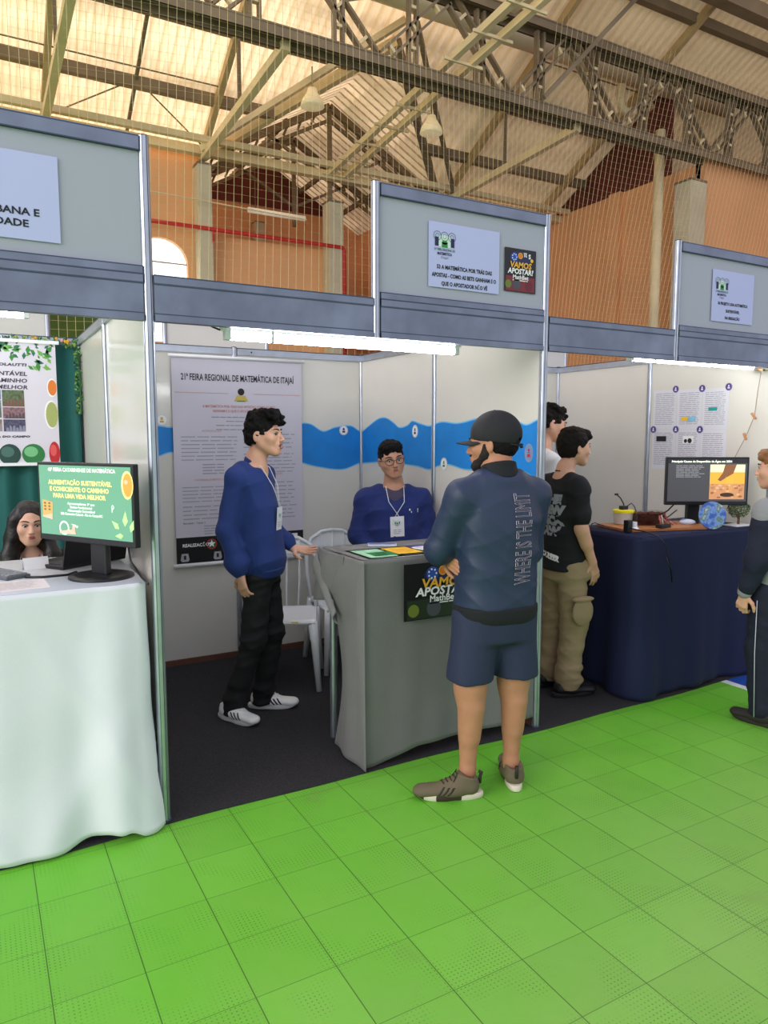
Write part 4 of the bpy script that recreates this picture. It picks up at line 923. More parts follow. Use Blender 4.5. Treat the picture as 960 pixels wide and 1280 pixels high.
def slide(a):
    yl = SE('screen_yellow', '#f2e08a', .7); wh = SE('screen_white', '#eef4e6', .8); pk = SE('screen_pink', '#f0b098', .6); lg = SE('screen_leaf', '#a9dc88', .7); og = SE('screen_orange', '#e8923c', .6); br = SE('screen_tan', '#c89a5a', .6)
    a.text('40ª FEIRA CATARINENSE DE MATEMÁTICA', w_*.48, h_*.915, .02, wh, 'CENTER', .0004, fit=w_*.74)
    a.text('ALIMENTAÇÃO SUSTENTÁVEL', w_*.46, h_*.73, .0245, yl, 'CENTER', .0008, fit=w_*.70); a.text('E CONSCIENTE: O CAMINHO', w_*.45, h_*.635, .0245, yl, 'CENTER', .0008, fit=w_*.65); a.text('PARA UMA VIDA MELHOR', w_*.45, h_*.54, .0245, yl, 'CENTER', .0008, fit=w_*.58)
    for k, (s_, ww) in enumerate((('Apresentadores: 3º ano', .3), ('Ensino Fundamental', .24), ('Alimentação Sustentável', .3), ('EEB Clodomiro Colautti - Rio do Campo/SC', .46))): a.text(s_, w_*.47, h_*(.45-.05*k), .013, wh, 'CENTER', .0003, fit=w_*ww)
    a.disc(w_*.965, h_*.76, w_*.06, yl, 1, ry=h_*.19); a.disc(w_*.97, h_*.76, w_*.048, og, 2, ry=h_*.16); a.disc(w_*.955, h_*.80, w_*.02, pk, 3, ry=h_*.03)
    a.poly([(w_*.03, h_*.50), (w_*.15, h_*.47), (w_*.14, h_*.22), (w_*.03, h_*.27)], br, 1); 
    for k in range(3):
        for j in range(2): a.disc(w_*(.06+.05*j), h_*(.45-.045*k), w_*.014, SE('screen_brown', '#7a6a3a', .4), 2, ry=h_*.015)
    a.poly([(w_*.03, h_*.27), (w_*.14, h_*.30), (w_*.14, h_*.22), (w_*.03, h_*.25)], pk, 2)
    a.ring(w_*.27, h_*.11, w_*.055, w_*.012, wh, 1, ry=h_*.10); a.poly([(w_*.22, h_*.03), (w_*.40, h_*.03), (w_*.39, h_*.10), (w_*.30, h_*.08), (w_*.22, h_*.06)], pk, 2); a.poly([(w_*.36, h_*.08), (w_*.39, h_*.08), (w_*.40, h_*.17), (w_*.37, h_*.17)], pk, 2); a.poly([(w_*.35, h_*.18), (w_*.43, h_*.15), (w_*.42, h_*.12)], wh, 2)
    for (x, y, an, L) in ((.87, .16, 2.5, .1), (.93, .2, 1.5, .12), (.91, .07, 3.2, .09), (.985, .13, 1.2, .1)):
        c, s_ = math.cos(an), math.sin(an); a.poly([(w_*x, h_*y), (w_*x+L*.35*(c*.5+s_*.35), h_*y+L*.35*(s_*.5-c*.35)), (w_*x+L*.5*c, h_*y+L*.5*s_), (w_*x+L*.35*(c*.5-s_*.35), h_*y+L*.35*(s_*.5+c*.35))], lg, 2)
    a.ring(w_*.81, h_*.45, w_*.013, w_*.004, wh, 2, ry=h_*.03); a.rect(w_*.80, h_*.38, w_*.806, h_*.45, wh, 2)
place_art('slide_artwork', t, o, slide)
t, o, w_, h_ = monitor((3.47, .20, .979), math.radians(-29.4), .535, .31, .145, 'black widescreen monitor with a dark slide on the navy table', SE('screen_grey', '#4a4a4e', .5), 'flat', off=.06)
def slide2(a):
    wh = SE('screen_white', '#eef4e6', .8); gy = SE('screen_lgrey', '#a8a8ac', .5)
    a.rect(0, h_*.9, w_, h_, SE('screen_dark', '#28282c', .4), 1)
    a.text('Principais Causas de Desperdício de Água em 2024', w_*.42, h_*.92, .018, wh, 'CENTER', .0008, fit=w_*.76)
    a.lines(w_*.1, w_*.46, h_*.56, h_*.86, 8, gy, .3, .3, 3)
    bx, by, bw_, bh_ = w_*.53, h_*.05, w_*.44, h_*.82
    a.rect(bx, by, bx+bw_, by+bh_, SE('photo_sky', '#e4ddb8', .7), 1); a.rect(bx, by, bx+bw_, by+bh_*.78, SE('photo_field', '#e5a83e', .7), 2); a.rect(bx, by, bx+bw_, by+bh_*.45, SE('photo_soil', '#c98f63', .6), 3)
    r_ = random.Random(2)
    for k in range(40):
        q = r_.uniform(.005, .014); x = bx+q+(bw_-2*q)*r_.random(); y = by+q+(bh_*.43-q)*r_.random(); a.disc(x, y, q, SE('photo_soil%d' % (k % 3), ['#a8693f', '#e0b48c', '#b98258'][k % 3], .5), 4, ry=q*.6, n=8)
    a.disc(bx+bw_*.5, by+bh_*.13, bw_*.2, SE('photo_pit', '#4a3022', .3), 5, ry=bh_*.06)
    sk = SE('photo_hand', '#8a5a3a', .5); a.poly([(bx+bw_*.42, by+bh_), (bx+bw_*.75, by+bh_), (bx+bw_*.66, by+bh_*.74), (bx+bw_*.52, by+bh_*.66), (bx+bw_*.3, by+bh_*.52), (bx+bw_*.22, by+bh_*.56), (bx+bw_*.36, by+bh_*.76)], sk, 5)
    for k in range(5): a.poly([(bx+bw_*(.45+.05*k), by+bh_*.66), (bx+bw_*(.455+.05*k), by+bh_*.66), (bx+bw_*(.47+.04*k), by+bh_*.2), (bx+bw_*(.465+.04*k), by+bh_*.2)], SE('photo_gold', '#f0c860', .7), 6)
place_art('slide_artwork', t, o, slide2)

# -- laptop on the left table
t = empty('laptop', (-.222, .585, 1.0045), math.radians(-147), 'black laptop standing open behind the monitor on the white table', 'laptop')
m_ = MB(); m_.box((0, 0, .009), (.34, .23, .016), PLB, bev=.003); m_.build('keyboard_base', None, t)
m_ = MB(); R = Matrix.Rotation(math.radians(-12), 3, 'X'); m_.box((0, .135, .125), (.34, .008, .225), PLB, R, .002); m_.build('lid', None, t)
m_ = MB(); m_.box((0, .03, .0178), (.29, .1, .002), mat('key_grey', '#2a2b30', .6)); m_.build('keyboard', None, t)
t = empty('keyboard', (-.56, .44, 1.0045), math.radians(-62), 'grey keyboard at the left edge of the white table', 'keyboard')
m_ = MB(); m_.box((0, 0, .008), (.36, .1, .014), mat('kb_grey', '#5a5d63', .5), bev=.003); m_.build('case', None, t); m_ = MB()
for i in range(14):
    for j in range(4): m_.box((-.165+i*.025, -.033+j*.022, .017), (.02, .017, .005), mat('kb_keys', '#8a8e95', .5))
m_.build('keys', None, t)
t = empty('cable_coil', (-.39, .29, 1.0045), label='black cable lying on the white table in front of the laptop', cat='cable')
m_ = MB(); m_.tube([(-.05, .05, .005), (-.06, -.005, .005), (0, -.035, .005), (.09, -.03, .005), (.13, .02, .005)], .005, 8, PLB); m_.build('lead', None, t, smooth=True)
s_, a = flat_sheet('printed_sheet', -.62, .04, .24, .19, .05, mat('pinkish_paper', '#eadfe0', .7), 'large printed sheet lying on the left edge of the white table', 'paper', z=1.0055); a.lines(.02, .22, .02, .17, 10, LGREY, .2, .2, 3); a.build('print', s_)
t = empty('name_card', (-.40, .50, 1.0045), .2, 'small white folded name card in front of the seated girl', 'card')
m_ = MB(); m_.add([(-.05, -.02, 0), (.05, -.02, 0), (.05, 0, .05), (-.05, 0, .05), (-.05, .02, 0), (.05, .02, 0)], [(0, 1, 2, 3), (3, 2, 5, 4)], PAPER); o = m_.build('card', None, t); thicken(o, .0008)

# -- props on the navy table
z0 = .9795
t = empty('wooden_board', (3.22, .27, z0), label='thin varnished wooden board lying on the navy table', cat='board')
m_ = MB(); WD = mat('varnished_wood', '#b06f3c', .4, var=.15, vscale=6); m_.box((0, .03, .009), (.66, .34, .018), WD, Matrix.Rotation(math.radians(-14), 3, 'Z'), .003); m_.build('plank', None, t)
zb = z0+.0185
t = empty('soil_box', (3.18, .34, zb), -.4, 'clear box filled with dark red soil on the wooden board', 'box')
m_ = MB(); SO = mat('red_soil', '#5b2316', .9, var=.4, vscale=60, bump=.8, bscale=120)
m_.b2((-.09, -.055, .003), (.09, .055, .075), SO)
m_.grid(lambda u, v: (-.09+.18*u, -.055+.11*v, .076+.006*math.sin(u*21)*math.sin(v*13+u*5)), 24, 12, SO); m_.build('soil', None, t, smooth=True, sharp=40)
m_ = MB(); GLS = mat('clear_acrylic', '#f2f2f2', .05, trans=1.)
for lo, hi in (((-.094, -.059, 0), (.094, -.0555, .088)), ((-.094, .0555, 0), (.094, .059, .088)), ((-.094, -.0555, 0), (-.0905, .0555, .088)), ((.0905, -.0555, 0), (.094, .0555, .088))): m_.b2(lo, hi, GLS)
m_.build('box_walls', None, t)
t = empty('food_tub', (3.06, .43, zb), label='clear plastic tub with a yellow lid beside the soil box', cat='container')
m_ = MB(); m_.lathe([(.002, 0), (.05, 0), (.055, .004), (.062, .075)], n=24, mt=mat('cloudy_tub', '#d6d2c6', .3)); m_.build('tub', None, t, smooth=True, sharp=40); m_ = MB(); m_.lathe([(.06, .075), (.068, .076), (.068, .092), (.06, .095), (.002, .095)], n=24, mt=mat('yellow_lid', '#f2e21c', .4)); m_.build('lid', None, t)
m_ = MB(); m_.tube([(.005, 0, .1), (-.0, 0, .13), (-.03, .0, .17), (-.065, 0, .195)], .004, 6, PLB); m_.box((0, 0, .108), (.05, .035, .024), PLB, bev=.003); m_.box((-.07, 0, .197), (.02, .014, .012), PLB); m_.build('sensor_arm', None, t)
m_ = MB(); m_.tube([(.02, 0, .11), (.06, -.01, .135), (.1, 0, .11), (.11, -.02, .05)], .003, 6, PLB); m_.build('lead', None, t, smooth=True)
t = empty('circuit_board', (3.13, .17, zb), .1, 'small black circuit module with a bundle of jumper wires on the wooden board', 'electronics')
m_ = MB(); m_.box((0, 0, .012), (.10, .045, .022), PLB, bev=.003); m_.build('module', None, t)
cols = [('wire_white', '#e8e4e0'), ('wire_pink', '#d88f80'), ('wire_red', '#b8382c'), ('wire_brown', '#8a5a3a')]
rr = random.Random(11)
for k in range(8):
    m_ = MB(); a0 = rr.uniform(-.04, .04); b0 = rr.uniform(.04, .17); m_.tube([(a0, .0, .024), (a0+.01, .02, .05+rr.uniform(0, .03)), ((a0+b0)/2, .05+rr.uniform(-.02, .02), .06+rr.uniform(-.02, .02)), (b0, .06, .03), (b0+.03, .05+rr.uniform(-.03, .02), .004)], .0022, 5, mat(*cols[k % 4], .5)); m_.build('jumper_wire', None, t, smooth=True)
t = empty('computer_mouse', (3.42, .22, z0+.0185), -.9, 'small white and blue mouse on the wooden board left of the globe', 'mouse')
m_ = MB(); m_.ball((0, 0, .014), (.05, .03, .02), mat('mouse_white', '#cfd8ec', .3), 16); m_.build('shell', None, t, smooth=True); m_ = MB(); m_.ball((-.02, 0, .024), (.022, .018, .012), mat('mouse_blue', '#6a8fd0', .3), 12); m_.build('buttons', None, t, smooth=True)
# earth disc
t = empty('earth_cutout', (3.455, .065, z0), math.radians(-29), 'round printed earth picture standing on the navy table in front of the monitor', 'cutout')
def earth_mat():
    m = mat('earth_print', '#4a78c8', .35); nt = m.node_tree; N = nt.nodes; b = N['Principled BSDF']; tc = N.new('ShaderNodeTexCoord')
    n1 = N.new('ShaderNodeTexNoise'); n1.inputs['Scale'].default_value = 17; n1.inputs['Detail'].default_value = 6; nt.links.new(tc.outputs['Object'], n1.inputs['Vector'])
    r = N.new('ShaderNodeValToRGB'); e = r.color_ramp.elements; e[0].position = .42; e[0].color = (*lin(hx('#3c62b4')), 1); e[1].position = .52; e[1].color = (*lin(hx('#7fa3dc')), 1)
    q = e.new(.57); q.color = (*lin(hx('#5d7a52')), 1); q = e.new(.66); q.color = (*lin(hx('#c8d4ec')), 1)
    nt.links.new(n1.outputs['Fac'], r.inputs[0]); nt.links.new(r.outputs[0], b.inputs['Base Color']); return m
m_ = MB(); R = Matrix.Rotation(math.radians(80), 3, 'X'); m_.lathe([(.001, -.004), (.087, -.004), (.0885, 0), (.087, .004), (.001, .004)], (0, .0, .089), 40, earth_mat(), R); m_.build('disc', None, t)
m_ = MB(); m_.box((0, .03, .02), (.05, .05, .004), PAPER, Matrix.Rotation(.6, 3, 'X')); m_.build('easel_tab', None, t)
# little artificial tree
t = empty('model_tree', (3.77, .10, z0), label='small bushy model tree on a white base right of the earth picture', cat='model tree')
m_ = MB(); m_.box((-.01, 0, .006), (.15, .10, .012), FIX, bev=.003); m_.build('base', None, t)
m_ = MB(); m_.tube([(0, 0, .01), (.003, 0, .05), (-.002, .0, .09)], [.009, .007, .004], 8, mat('bark', '#6b543a', .8)); m_.tube([(0, 0, .04), (.03, 0, .09)], [.005, .002], 6, mat('bark', '#6b543a', .8)); m_.tube([(0, 0, .045), (-.03, .01, .09)], [.005, .002], 6, mat('bark', '#6b543a', .8)); m_.build('trunk', None, t)
rr = random.Random(9); m_ = MB(); TL = [mat('moss_a', '#5f7348', .8), mat('moss_b', '#7d8f5c', .8), mat('moss_c', '#46583a', .8)]
for k in range(900):
    th = rr.uniform(0, 6.283); zz = rr.uniform(-1, 1); q = math.sqrt(1-zz*zz)*(.75+.3*rr.random()); c = (.082*q*math.cos(th), .06*q*math.sin(th), .115+.062*zz*(.8+.25*math.sin(th*3)))
    leaf(m_, c, rr.uniform(.005, .011), rr.choice(TL))
m_.build('foliage', None, t)
t = empty('power_adapter', (2.88, .22, z0), .2, 'black power plug and white adapter at the left end of the navy table', 'electronics')
m_ = MB(); m_.box((-.01, 0, .04), (.05, .035, .075), PLB, bev=.004); m_.build('plug_block', None, t); m_ = MB(); m_.lathe([(.002, 0), (.03, 0), (.03, .02), (.02, .028), (.018, .06), (.002, .062)], (.06, 0, 0), 18, FIX); m_.build('white_adapter', None, t, smooth=True, sharp=40)
m_ = MB(); m_.tube([(-.01, 0, .03), (-.03, -.12, .02), (-.05, -.22, .006), (-.03, -.255, -.04), (.02, -.262, -.15), (.06, -.262, -.28), (.03, -.268, -.2), (-.02, -.262, -.12)], .004, 6, PLB); m_.build('lead', None, t, smooth=True)
t = empty('cable_bundle', (2.88, .45, z0), label='thin black cables lying along the back left of the navy table', cat='cable')
m_ = MB(); m_.tube([(-.1, -.02, .006), (-.06, .02, .03), (0, .05, .03), (.05, .0, .008), (.1, -.05, .006)], .003, 6, PLB); m_.build('lead', None, t, smooth=True)
t = empty('monitor_lead', (3.4, .3, z0), label='black lead curving from the monitor to the wooden board', cat='cable')
m_ = MB(); m_.tube([(.05, .03, .16), (-.01, .05, .10), (-.12, .06, .05), (-.22, .04, .032)], .005, 6, PLB); m_.tube([(.05, .03, .1), (-.03, .03, .06), (-.15, .02, .035)], .004, 6, PLB); m_.build('lead', None, t, smooth=True)

# -- plastic chairs
CW = mat('white_plastic', '#e9ebec', .32, spec=.4)
def make_chair():
    t = empty('plastic_chair', (0, 0, 0))
    # faces -Y
    m_ = MB()
    def seat(u, v):
        x = (u-.5)*(.44-.04*v); y = -.21+.42*v; e = max(abs(u-.5)*2, abs(v-.5)*2)
        return (x*(1-.04*(abs(v-.5)*2)**6), y*(1-.05*(abs(u-.5)*2)**6), .445-.018*(1-(abs(u-.5)*2)**2)*(1-(abs(v-.45)*1.8)**2)-.02*max(0, e-.9)*10)
    m_.grid(seat, 24, 20, CW); o = m_.build('seat', None, t, smooth=True); thicken(o, .006)
    m_ = MB(); m_.tube([(.2, -.2, .425), (-.2, -.2, .425), (-.19, .2, .425), (.19, .2, .425), (.2, -.2, .425)], .014, 6, CW); m_.build('seat_rim', None, t)
    # curved open back: two stiles, arched top, three slats
    m_ = MB()
    arch = [(-.19, .19, .42), (-.205, .22, .60), (-.20, .245, .75), (-.16, .26, .84), (-.08, .268, .885), (0, .27, .895), (.08, .268, .885), (.16, .26, .84), (.20, .245, .75), (.205, .22, .60), (.19, .19, .42)]
    m_.tube(arch, .021, 8, CW, flat=.6); m_.build('back_frame', None, t, smooth=True)
    for x in (-.085, 0, .085):
        m_ = MB(); m_.tube([(x*.9, .2, .43), (x, .232, .60), (x, .255, .78), (x, .268, .885)], .016, 8, CW, flat=.4); m_.build('back_slat', None, t, smooth=True)
    m_ = MB(); m_.grid(lambda u, v: ((u-.5)*(.39-.16*v**2), .248+.02*v-.012*(1-(2*u-1)**2)*0, .77+.115*v-.02*(2*u-1)**2*v), 14, 6, CW); o = m_.build('back_panel', None, t, smooth=True); thicken(o, .008)
    for sx in (-1, 1):
        for sy in (-1, 1):
            m_ = MB(); x = sx*.185; y = sy*.18; m_.tube([(x, y, .43), (x+sx*.015, y+sy*.01, .3), (x+sx*.04, y+sy*.045, 0)], [.033, .026, .017], 8, CW); m_.build('leg', None, t, smooth=True)
    m_ = MB(); m_.b2((.06, -.2235, .43), (.10, -.2215, .437), YELLOW); m_.build('maker_sticker', None, t)
    return t
c1 = make_chair(); c1.location = (1.07, 1.37, .006); c1.rotation_euler.z = math.radians(-26); tag(c1, 'white plastic chair standing empty behind the standing student', 'chair', 'white plastic chairs')
c2 = copy_tree(c1); c2.location = (1.58, 1.52, .006); c2.rotation_euler.z = math.radians(-5); tag(c2, 'white plastic chair behind the grey counter, mostly hidden by it', 'chair', 'white plastic chairs')
c3 = copy_tree(c1); c3.location = (-.36, 1.22, .006); c3.rotation_euler.z = math.radians(-10); tag(c3, 'white plastic chair the long-haired girl sits on, hidden by the table', 'chair', 'white plastic chairs')
# ================================================================ PEOPLE
class SDF:
    """bodies and clothes as one continuous surface each: smooth unions of tapered limbs, meshed by surface nets"""
    def __init__(s): s.ops = []
    def cone(s, a, b, ra, rb, k=.02, op='u', sq=None):
        """tapered limb a->b; sq=(axis, factor) flattens it along an axis"""
        s.ops.append(('cone', np.array(a, float), np.array(b, float), ra, rb, k, op, sq)); return s
    def ell(s, c, r, k=.02, op='u', R=None): s.ops.append(('ell', np.array(c, float), np.array(r, float), None if R is None else np.array(R, float), 0, k, op, None)); return s
    def loft(s, secs, k=.02, op='u', p=2.3, rr=.02): s.ops.append(('loft', secs, p, rr, 0, k, op, None)); return s
    def plane(s, c, n, k=.006, op='i'):
        """keep the side opposite to n"""
        n = np.array(n, float); n /= np.linalg.norm(n); s.ops.append(('plane', np.array(c, float), n, 0, 0, k, op, None)); return s
    def chain(s, pts, rad, k=.02):
        for i in range(len(pts)-1): s.cone(pts[i], pts[i+1], rad[i], rad[i+1], k)
        return s
    def bbox(s, o):
        t = o[0]
        if t == 'cone': r = max(o[3], o[4])*1.5; return np.minimum(o[1], o[2])-r, np.maximum(o[1], o[2])+r
        if t == 'ell': r = max(o[2]); return o[1]-r, o[1]+r
        if t == 'loft': S_ = np.array(o[1]); return np.array([(S_[:, 1]-S_[:, 3]).min(), (S_[:, 2]-S_[:, 4]).min(), S_[:, 0].min()]), np.array([(S_[:, 1]+S_[:, 3]).max(), (S_[:, 2]+S_[:, 4]).max(), S_[:, 0].max()])
        return None
    def ev(s, o, P):
        t = o[0]
        if t == 'cone':
            a, b, ra, rb, sq = o[1], o[2], o[3], o[4], o[7]; Q = P
            if sq is not None:
                ax = np.array(sq[0], float); ax /= np.linalg.norm(ax); f = 1/sq[1]-1
                Q = P-a; Q = Q+(Q@ax)[..., None]*ax*f+a; d_ = b-a; b = a+d_+ax*(d_@ax)*f
            d = b-a; L2 = float(d@d)+1e-12; h = np.clip(((Q-a)@d)/L2, 0, 1)
            return np.linalg.norm(Q-a-h[..., None]*d, axis=-1)-(ra+(rb-ra)*h)
        if t == 'ell':
            q = P-o[1]
            if o[3] is not None: q = q@o[3]
            k0 = np.linalg.norm(q/o[2], axis=-1); k1 = np.linalg.norm(q/(o[2]**2), axis=-1)+1e-9
            return k0*(k0-1)/k1
        if t == 'plane': return (P-o[1])@o[2]
        if t == 'loft':
            S_ = np.array(o[1], float); S_ = S_[np.argsort(S_[:, 0])]; z = P[..., 2]
            zz = np.linspace(S_[0, 0], S_[-1, 0], 80)
            def sm(c):
                y = np.interp(zz, S_[:, 0], S_[:, c]); yy = np.pad(y, 4, 'edge'); return np.convolve(yy, np.ones(9)/9, 'valid')
            cx, cy, rx, ry = [np.interp(z, zz, sm(c)) for c in (1, 2, 3, 4)]
            p = o[2]; q = (np.abs((P[..., 0]-cx)/rx)**p+np.abs((P[..., 1]-cy)/ry)**p)**(1/p)
            d2 = (q-1)*np.minimum(rx, ry); dz = np.maximum(S_[0, 0]-z, z-S_[-1, 0]); rr = o[3]
            a, b = d2+rr, dz+rr
            return np.sqrt(np.maximum(a, 0)**2+np.maximum(b, 0)**2)+np.minimum(np.maximum(a, b), 0)-rr
    def mesh(s, name, h, mt, parent, noise=None, smooth=1, label=None, seed=0):
        lo = np.array([1e9]*3); hi = -lo
        for o in s.ops:
            if o[6] == 'u': a, b = s.bbox(o); lo = np.minimum(lo, a); hi = np.maximum(hi, b)
        lo -= 3*h+.01; hi += 3*h+.01; n = np.ceil((hi-lo)/h).astype(int)+1
        D = np.full(n, .5, np.float32)
        ax = [lo[i]+h*np.arange(n[i]) for i in range(3)]
        for o in s.ops:
            k, op = o[5], o[6]; bb = s.bbox(o)
            if op == 'i' or bb is None: sl = (slice(0, n[0]), slice(0, n[1]), slice(0, n[2]))
            else:
                m_ = max(k*1.2, 3*h)+.012; i0 = np.clip(((bb[0]-m_-lo)/h).astype(int), 0, n-1); i1 = np.clip(((bb[1]+m_-lo)/h).astype(int)+2, 1, n)
                sl = tuple(slice(i0[i], i1[i]) for i in range(3))
            G = np.stack(np.meshgrid(ax[0][sl[0]], ax[1][sl[1]], ax[2][sl[2]], indexing='ij'), -1)
            d = s.ev(o, G).astype(np.float32); E = D[sl]
            if op == 'u': hh = np.clip(k-np.abs(E-d), 0, None)/k; D[sl] = np.minimum(E, d)-hh*hh*k*.25
            elif op == 's': d = -d; hh = np.clip(k-np.abs(E-d), 0, None)/k; D[sl] = np.maximum(E, d)+hh*hh*k*.25
            else: hh = np.clip(k-np.abs(E-d), 0, None)/k; D[sl] = np.maximum(E, d)+hh*hh*k*.25
        if noise:
            G = np.stack(np.meshgrid(*ax, indexing='ij'), -1); D += noise(G).astype(np.float32)
        V, F = surface_nets(D, lo, h)
        if smooth: V = laplace(V, F, smooth)
        me = bpy.data.meshes.new(name); me.from_pydata(V.tolist(), [], F.tolist())
        if mt: me.materials.append(mt)
        me.polygons.foreach_set('use_smooth', [True]*len(me.polygons)); me.update()
        ob = bpy.data.objects.new(name, me); COL.objects.link(ob)
        if parent is not None: ob.parent = parent
        if label: ob['label'] = label
        return ob
def surface_nets(D, lo, h):
    S_ = D < 0; n = np.array(D.shape); c = np.zeros(n-1, np.int8)
    for i in (0, 1):
        for j in (0, 1):
            for k in (0, 1): c += S_[i:n[0]-1+i, j:n[1]-1+j, k:n[2]-1+k]
    act = (c > 0) & (c < 8); idx = np.argwhere(act); vid = np.full(n-1, -1, np.int64); vid[act] = np.arange(len(idx))
    acc = np.zeros((len(idx), 3)); cnt = np.zeros(len(idx))
    corners = [(i, j, k) for i in (0, 1) for j in (0, 1) for k in (0, 1)]
    val = {q: D[idx[:, 0]+q[0], idx[:, 1]+q[1], idx[:, 2]+q[2]] for q in corners}
    for a in corners:
        for d_ in range(3):
            if a[d_] == 0:
                b = list(a); b[d_] = 1; b = tuple(b); va, vb = val[a], val[b]; m_ = (va < 0) != (vb < 0)
                t = np.where(m_, va/np.where(m_, va-vb, 1), 0); p = np.array(a, float)[None, :].repeat(len(idx), 0); p[:, d_] = t
                acc += p*m_[:, None]; cnt += m_
    V = lo+(idx+acc/cnt[:, None])*h; F = []
    for d_ in range(3):
        u, v = (d_+1) % 3, (d_+2) % 3
        sl0 = [slice(None)]*3; sl1 = [slice(None)]*3; sl0[d_] = slice(0, n[d_]-1); sl1[d_] = slice(1, n[d_])
        a, b = S_[tuple(sl0)], S_[tuple(sl1)]; e = np.argwhere(a != b)
        if not len(e): continue
        e = e[(e[:, u] > 0) & (e[:, v] > 0) & (e[:, u] < n[u]-1) & (e[:, v] < n[v]-1)]
        def g(du, dv): q = e.copy(); q[:, u] += du; q[:, v] += dv; return vid[q[:, 0], q[:, 1], q[:, 2]]
        q = np.stack([g(-1, -1), g(0, -1), g(0, 0), g(-1, 0)], 1); fl_ = a[e[:, 0], e[:, 1], e[:, 2]]
        q[~fl_] = q[~fl_][:, ::-1]; F.append(q)
    return V, np.concatenate(F)
def laplace(V, F, it):
    a = np.concatenate([F[:, i] for i in range(4)]); b = np.concatenate([F[:, (i+1) % 4] for i in range(4)])
    for _ in range(it):
        A_ = np.zeros_like(V); c = np.zeros(len(V))
        for ax in range(3): A_[:, ax] = np.bincount(a, V[b, ax], len(V))+np.bincount(b, V[a, ax], len(V))
        c = np.bincount(a, minlength=len(V))+np.bincount(b, minlength=len(V)); V = V*.4+.6*A_/c[:, None]
    return V
def wrinkles(amp, f=22., seed=0, dirs=None):
    r = np.random.RandomState(seed); W = r.normal(size=(5, 3)); W /= np.linalg.norm(W, axis=1)[:, None]; W[:, 2] *= 1.5; ph = r.uniform(0, 6, 5)
    def fn(P):
        o = 0
        for i in range(5): o = o-(1-2*np.abs(np.sin((P@W[i])*f*(.45+.2*i)+ph[i]+1.3*np.sin((P@W[(i+1) % 5])*f*.4+ph[i])))**.7)
        return o*amp*.40
    return fn
def curls(amp, f=60., seed=0):
    r = np.random.RandomState(seed); ph = r.uniform(0, 6, 3)
    def fn(P):
        x, y, z = P[..., 0]*f, P[..., 1]*f, P[..., 2]*f
        return amp*(np.sin(x+2*np.sin(y*.7+ph[0]))+np.sin(y+2*np.sin(z*.8+ph[1]))+np.sin(z+2*np.sin(x*.6+ph[2])))/2
    return fn

def rotm(yaw=0, pitch=0, roll=0):
    """head turn: yaw to its left, pitch up, roll towards its right shoulder; degrees"""
    return np.array(Matrix.Rotation(math.radians(yaw), 3, 'Z') @ Matrix.Rotation(math.radians(pitch), 3, 'X') @ Matrix.Rotation(math.radians(roll), 3, 'Y'))
SK = {}
def skin(name, col): 
    m = mat(name, col, .5, var=.05, vscale=25, spec=.35); b = m.node_tree.nodes['Principled BSDF']; b.inputs['Subsurface Weight'].default_value = .12; b.inputs['Subsurface Radius'].default_value = (.02, .008, .004); return m
EYEW = mat('eye_white', '#c9bfb8', .3); IRIS = mat('dark_iris', '#22150f', .15)

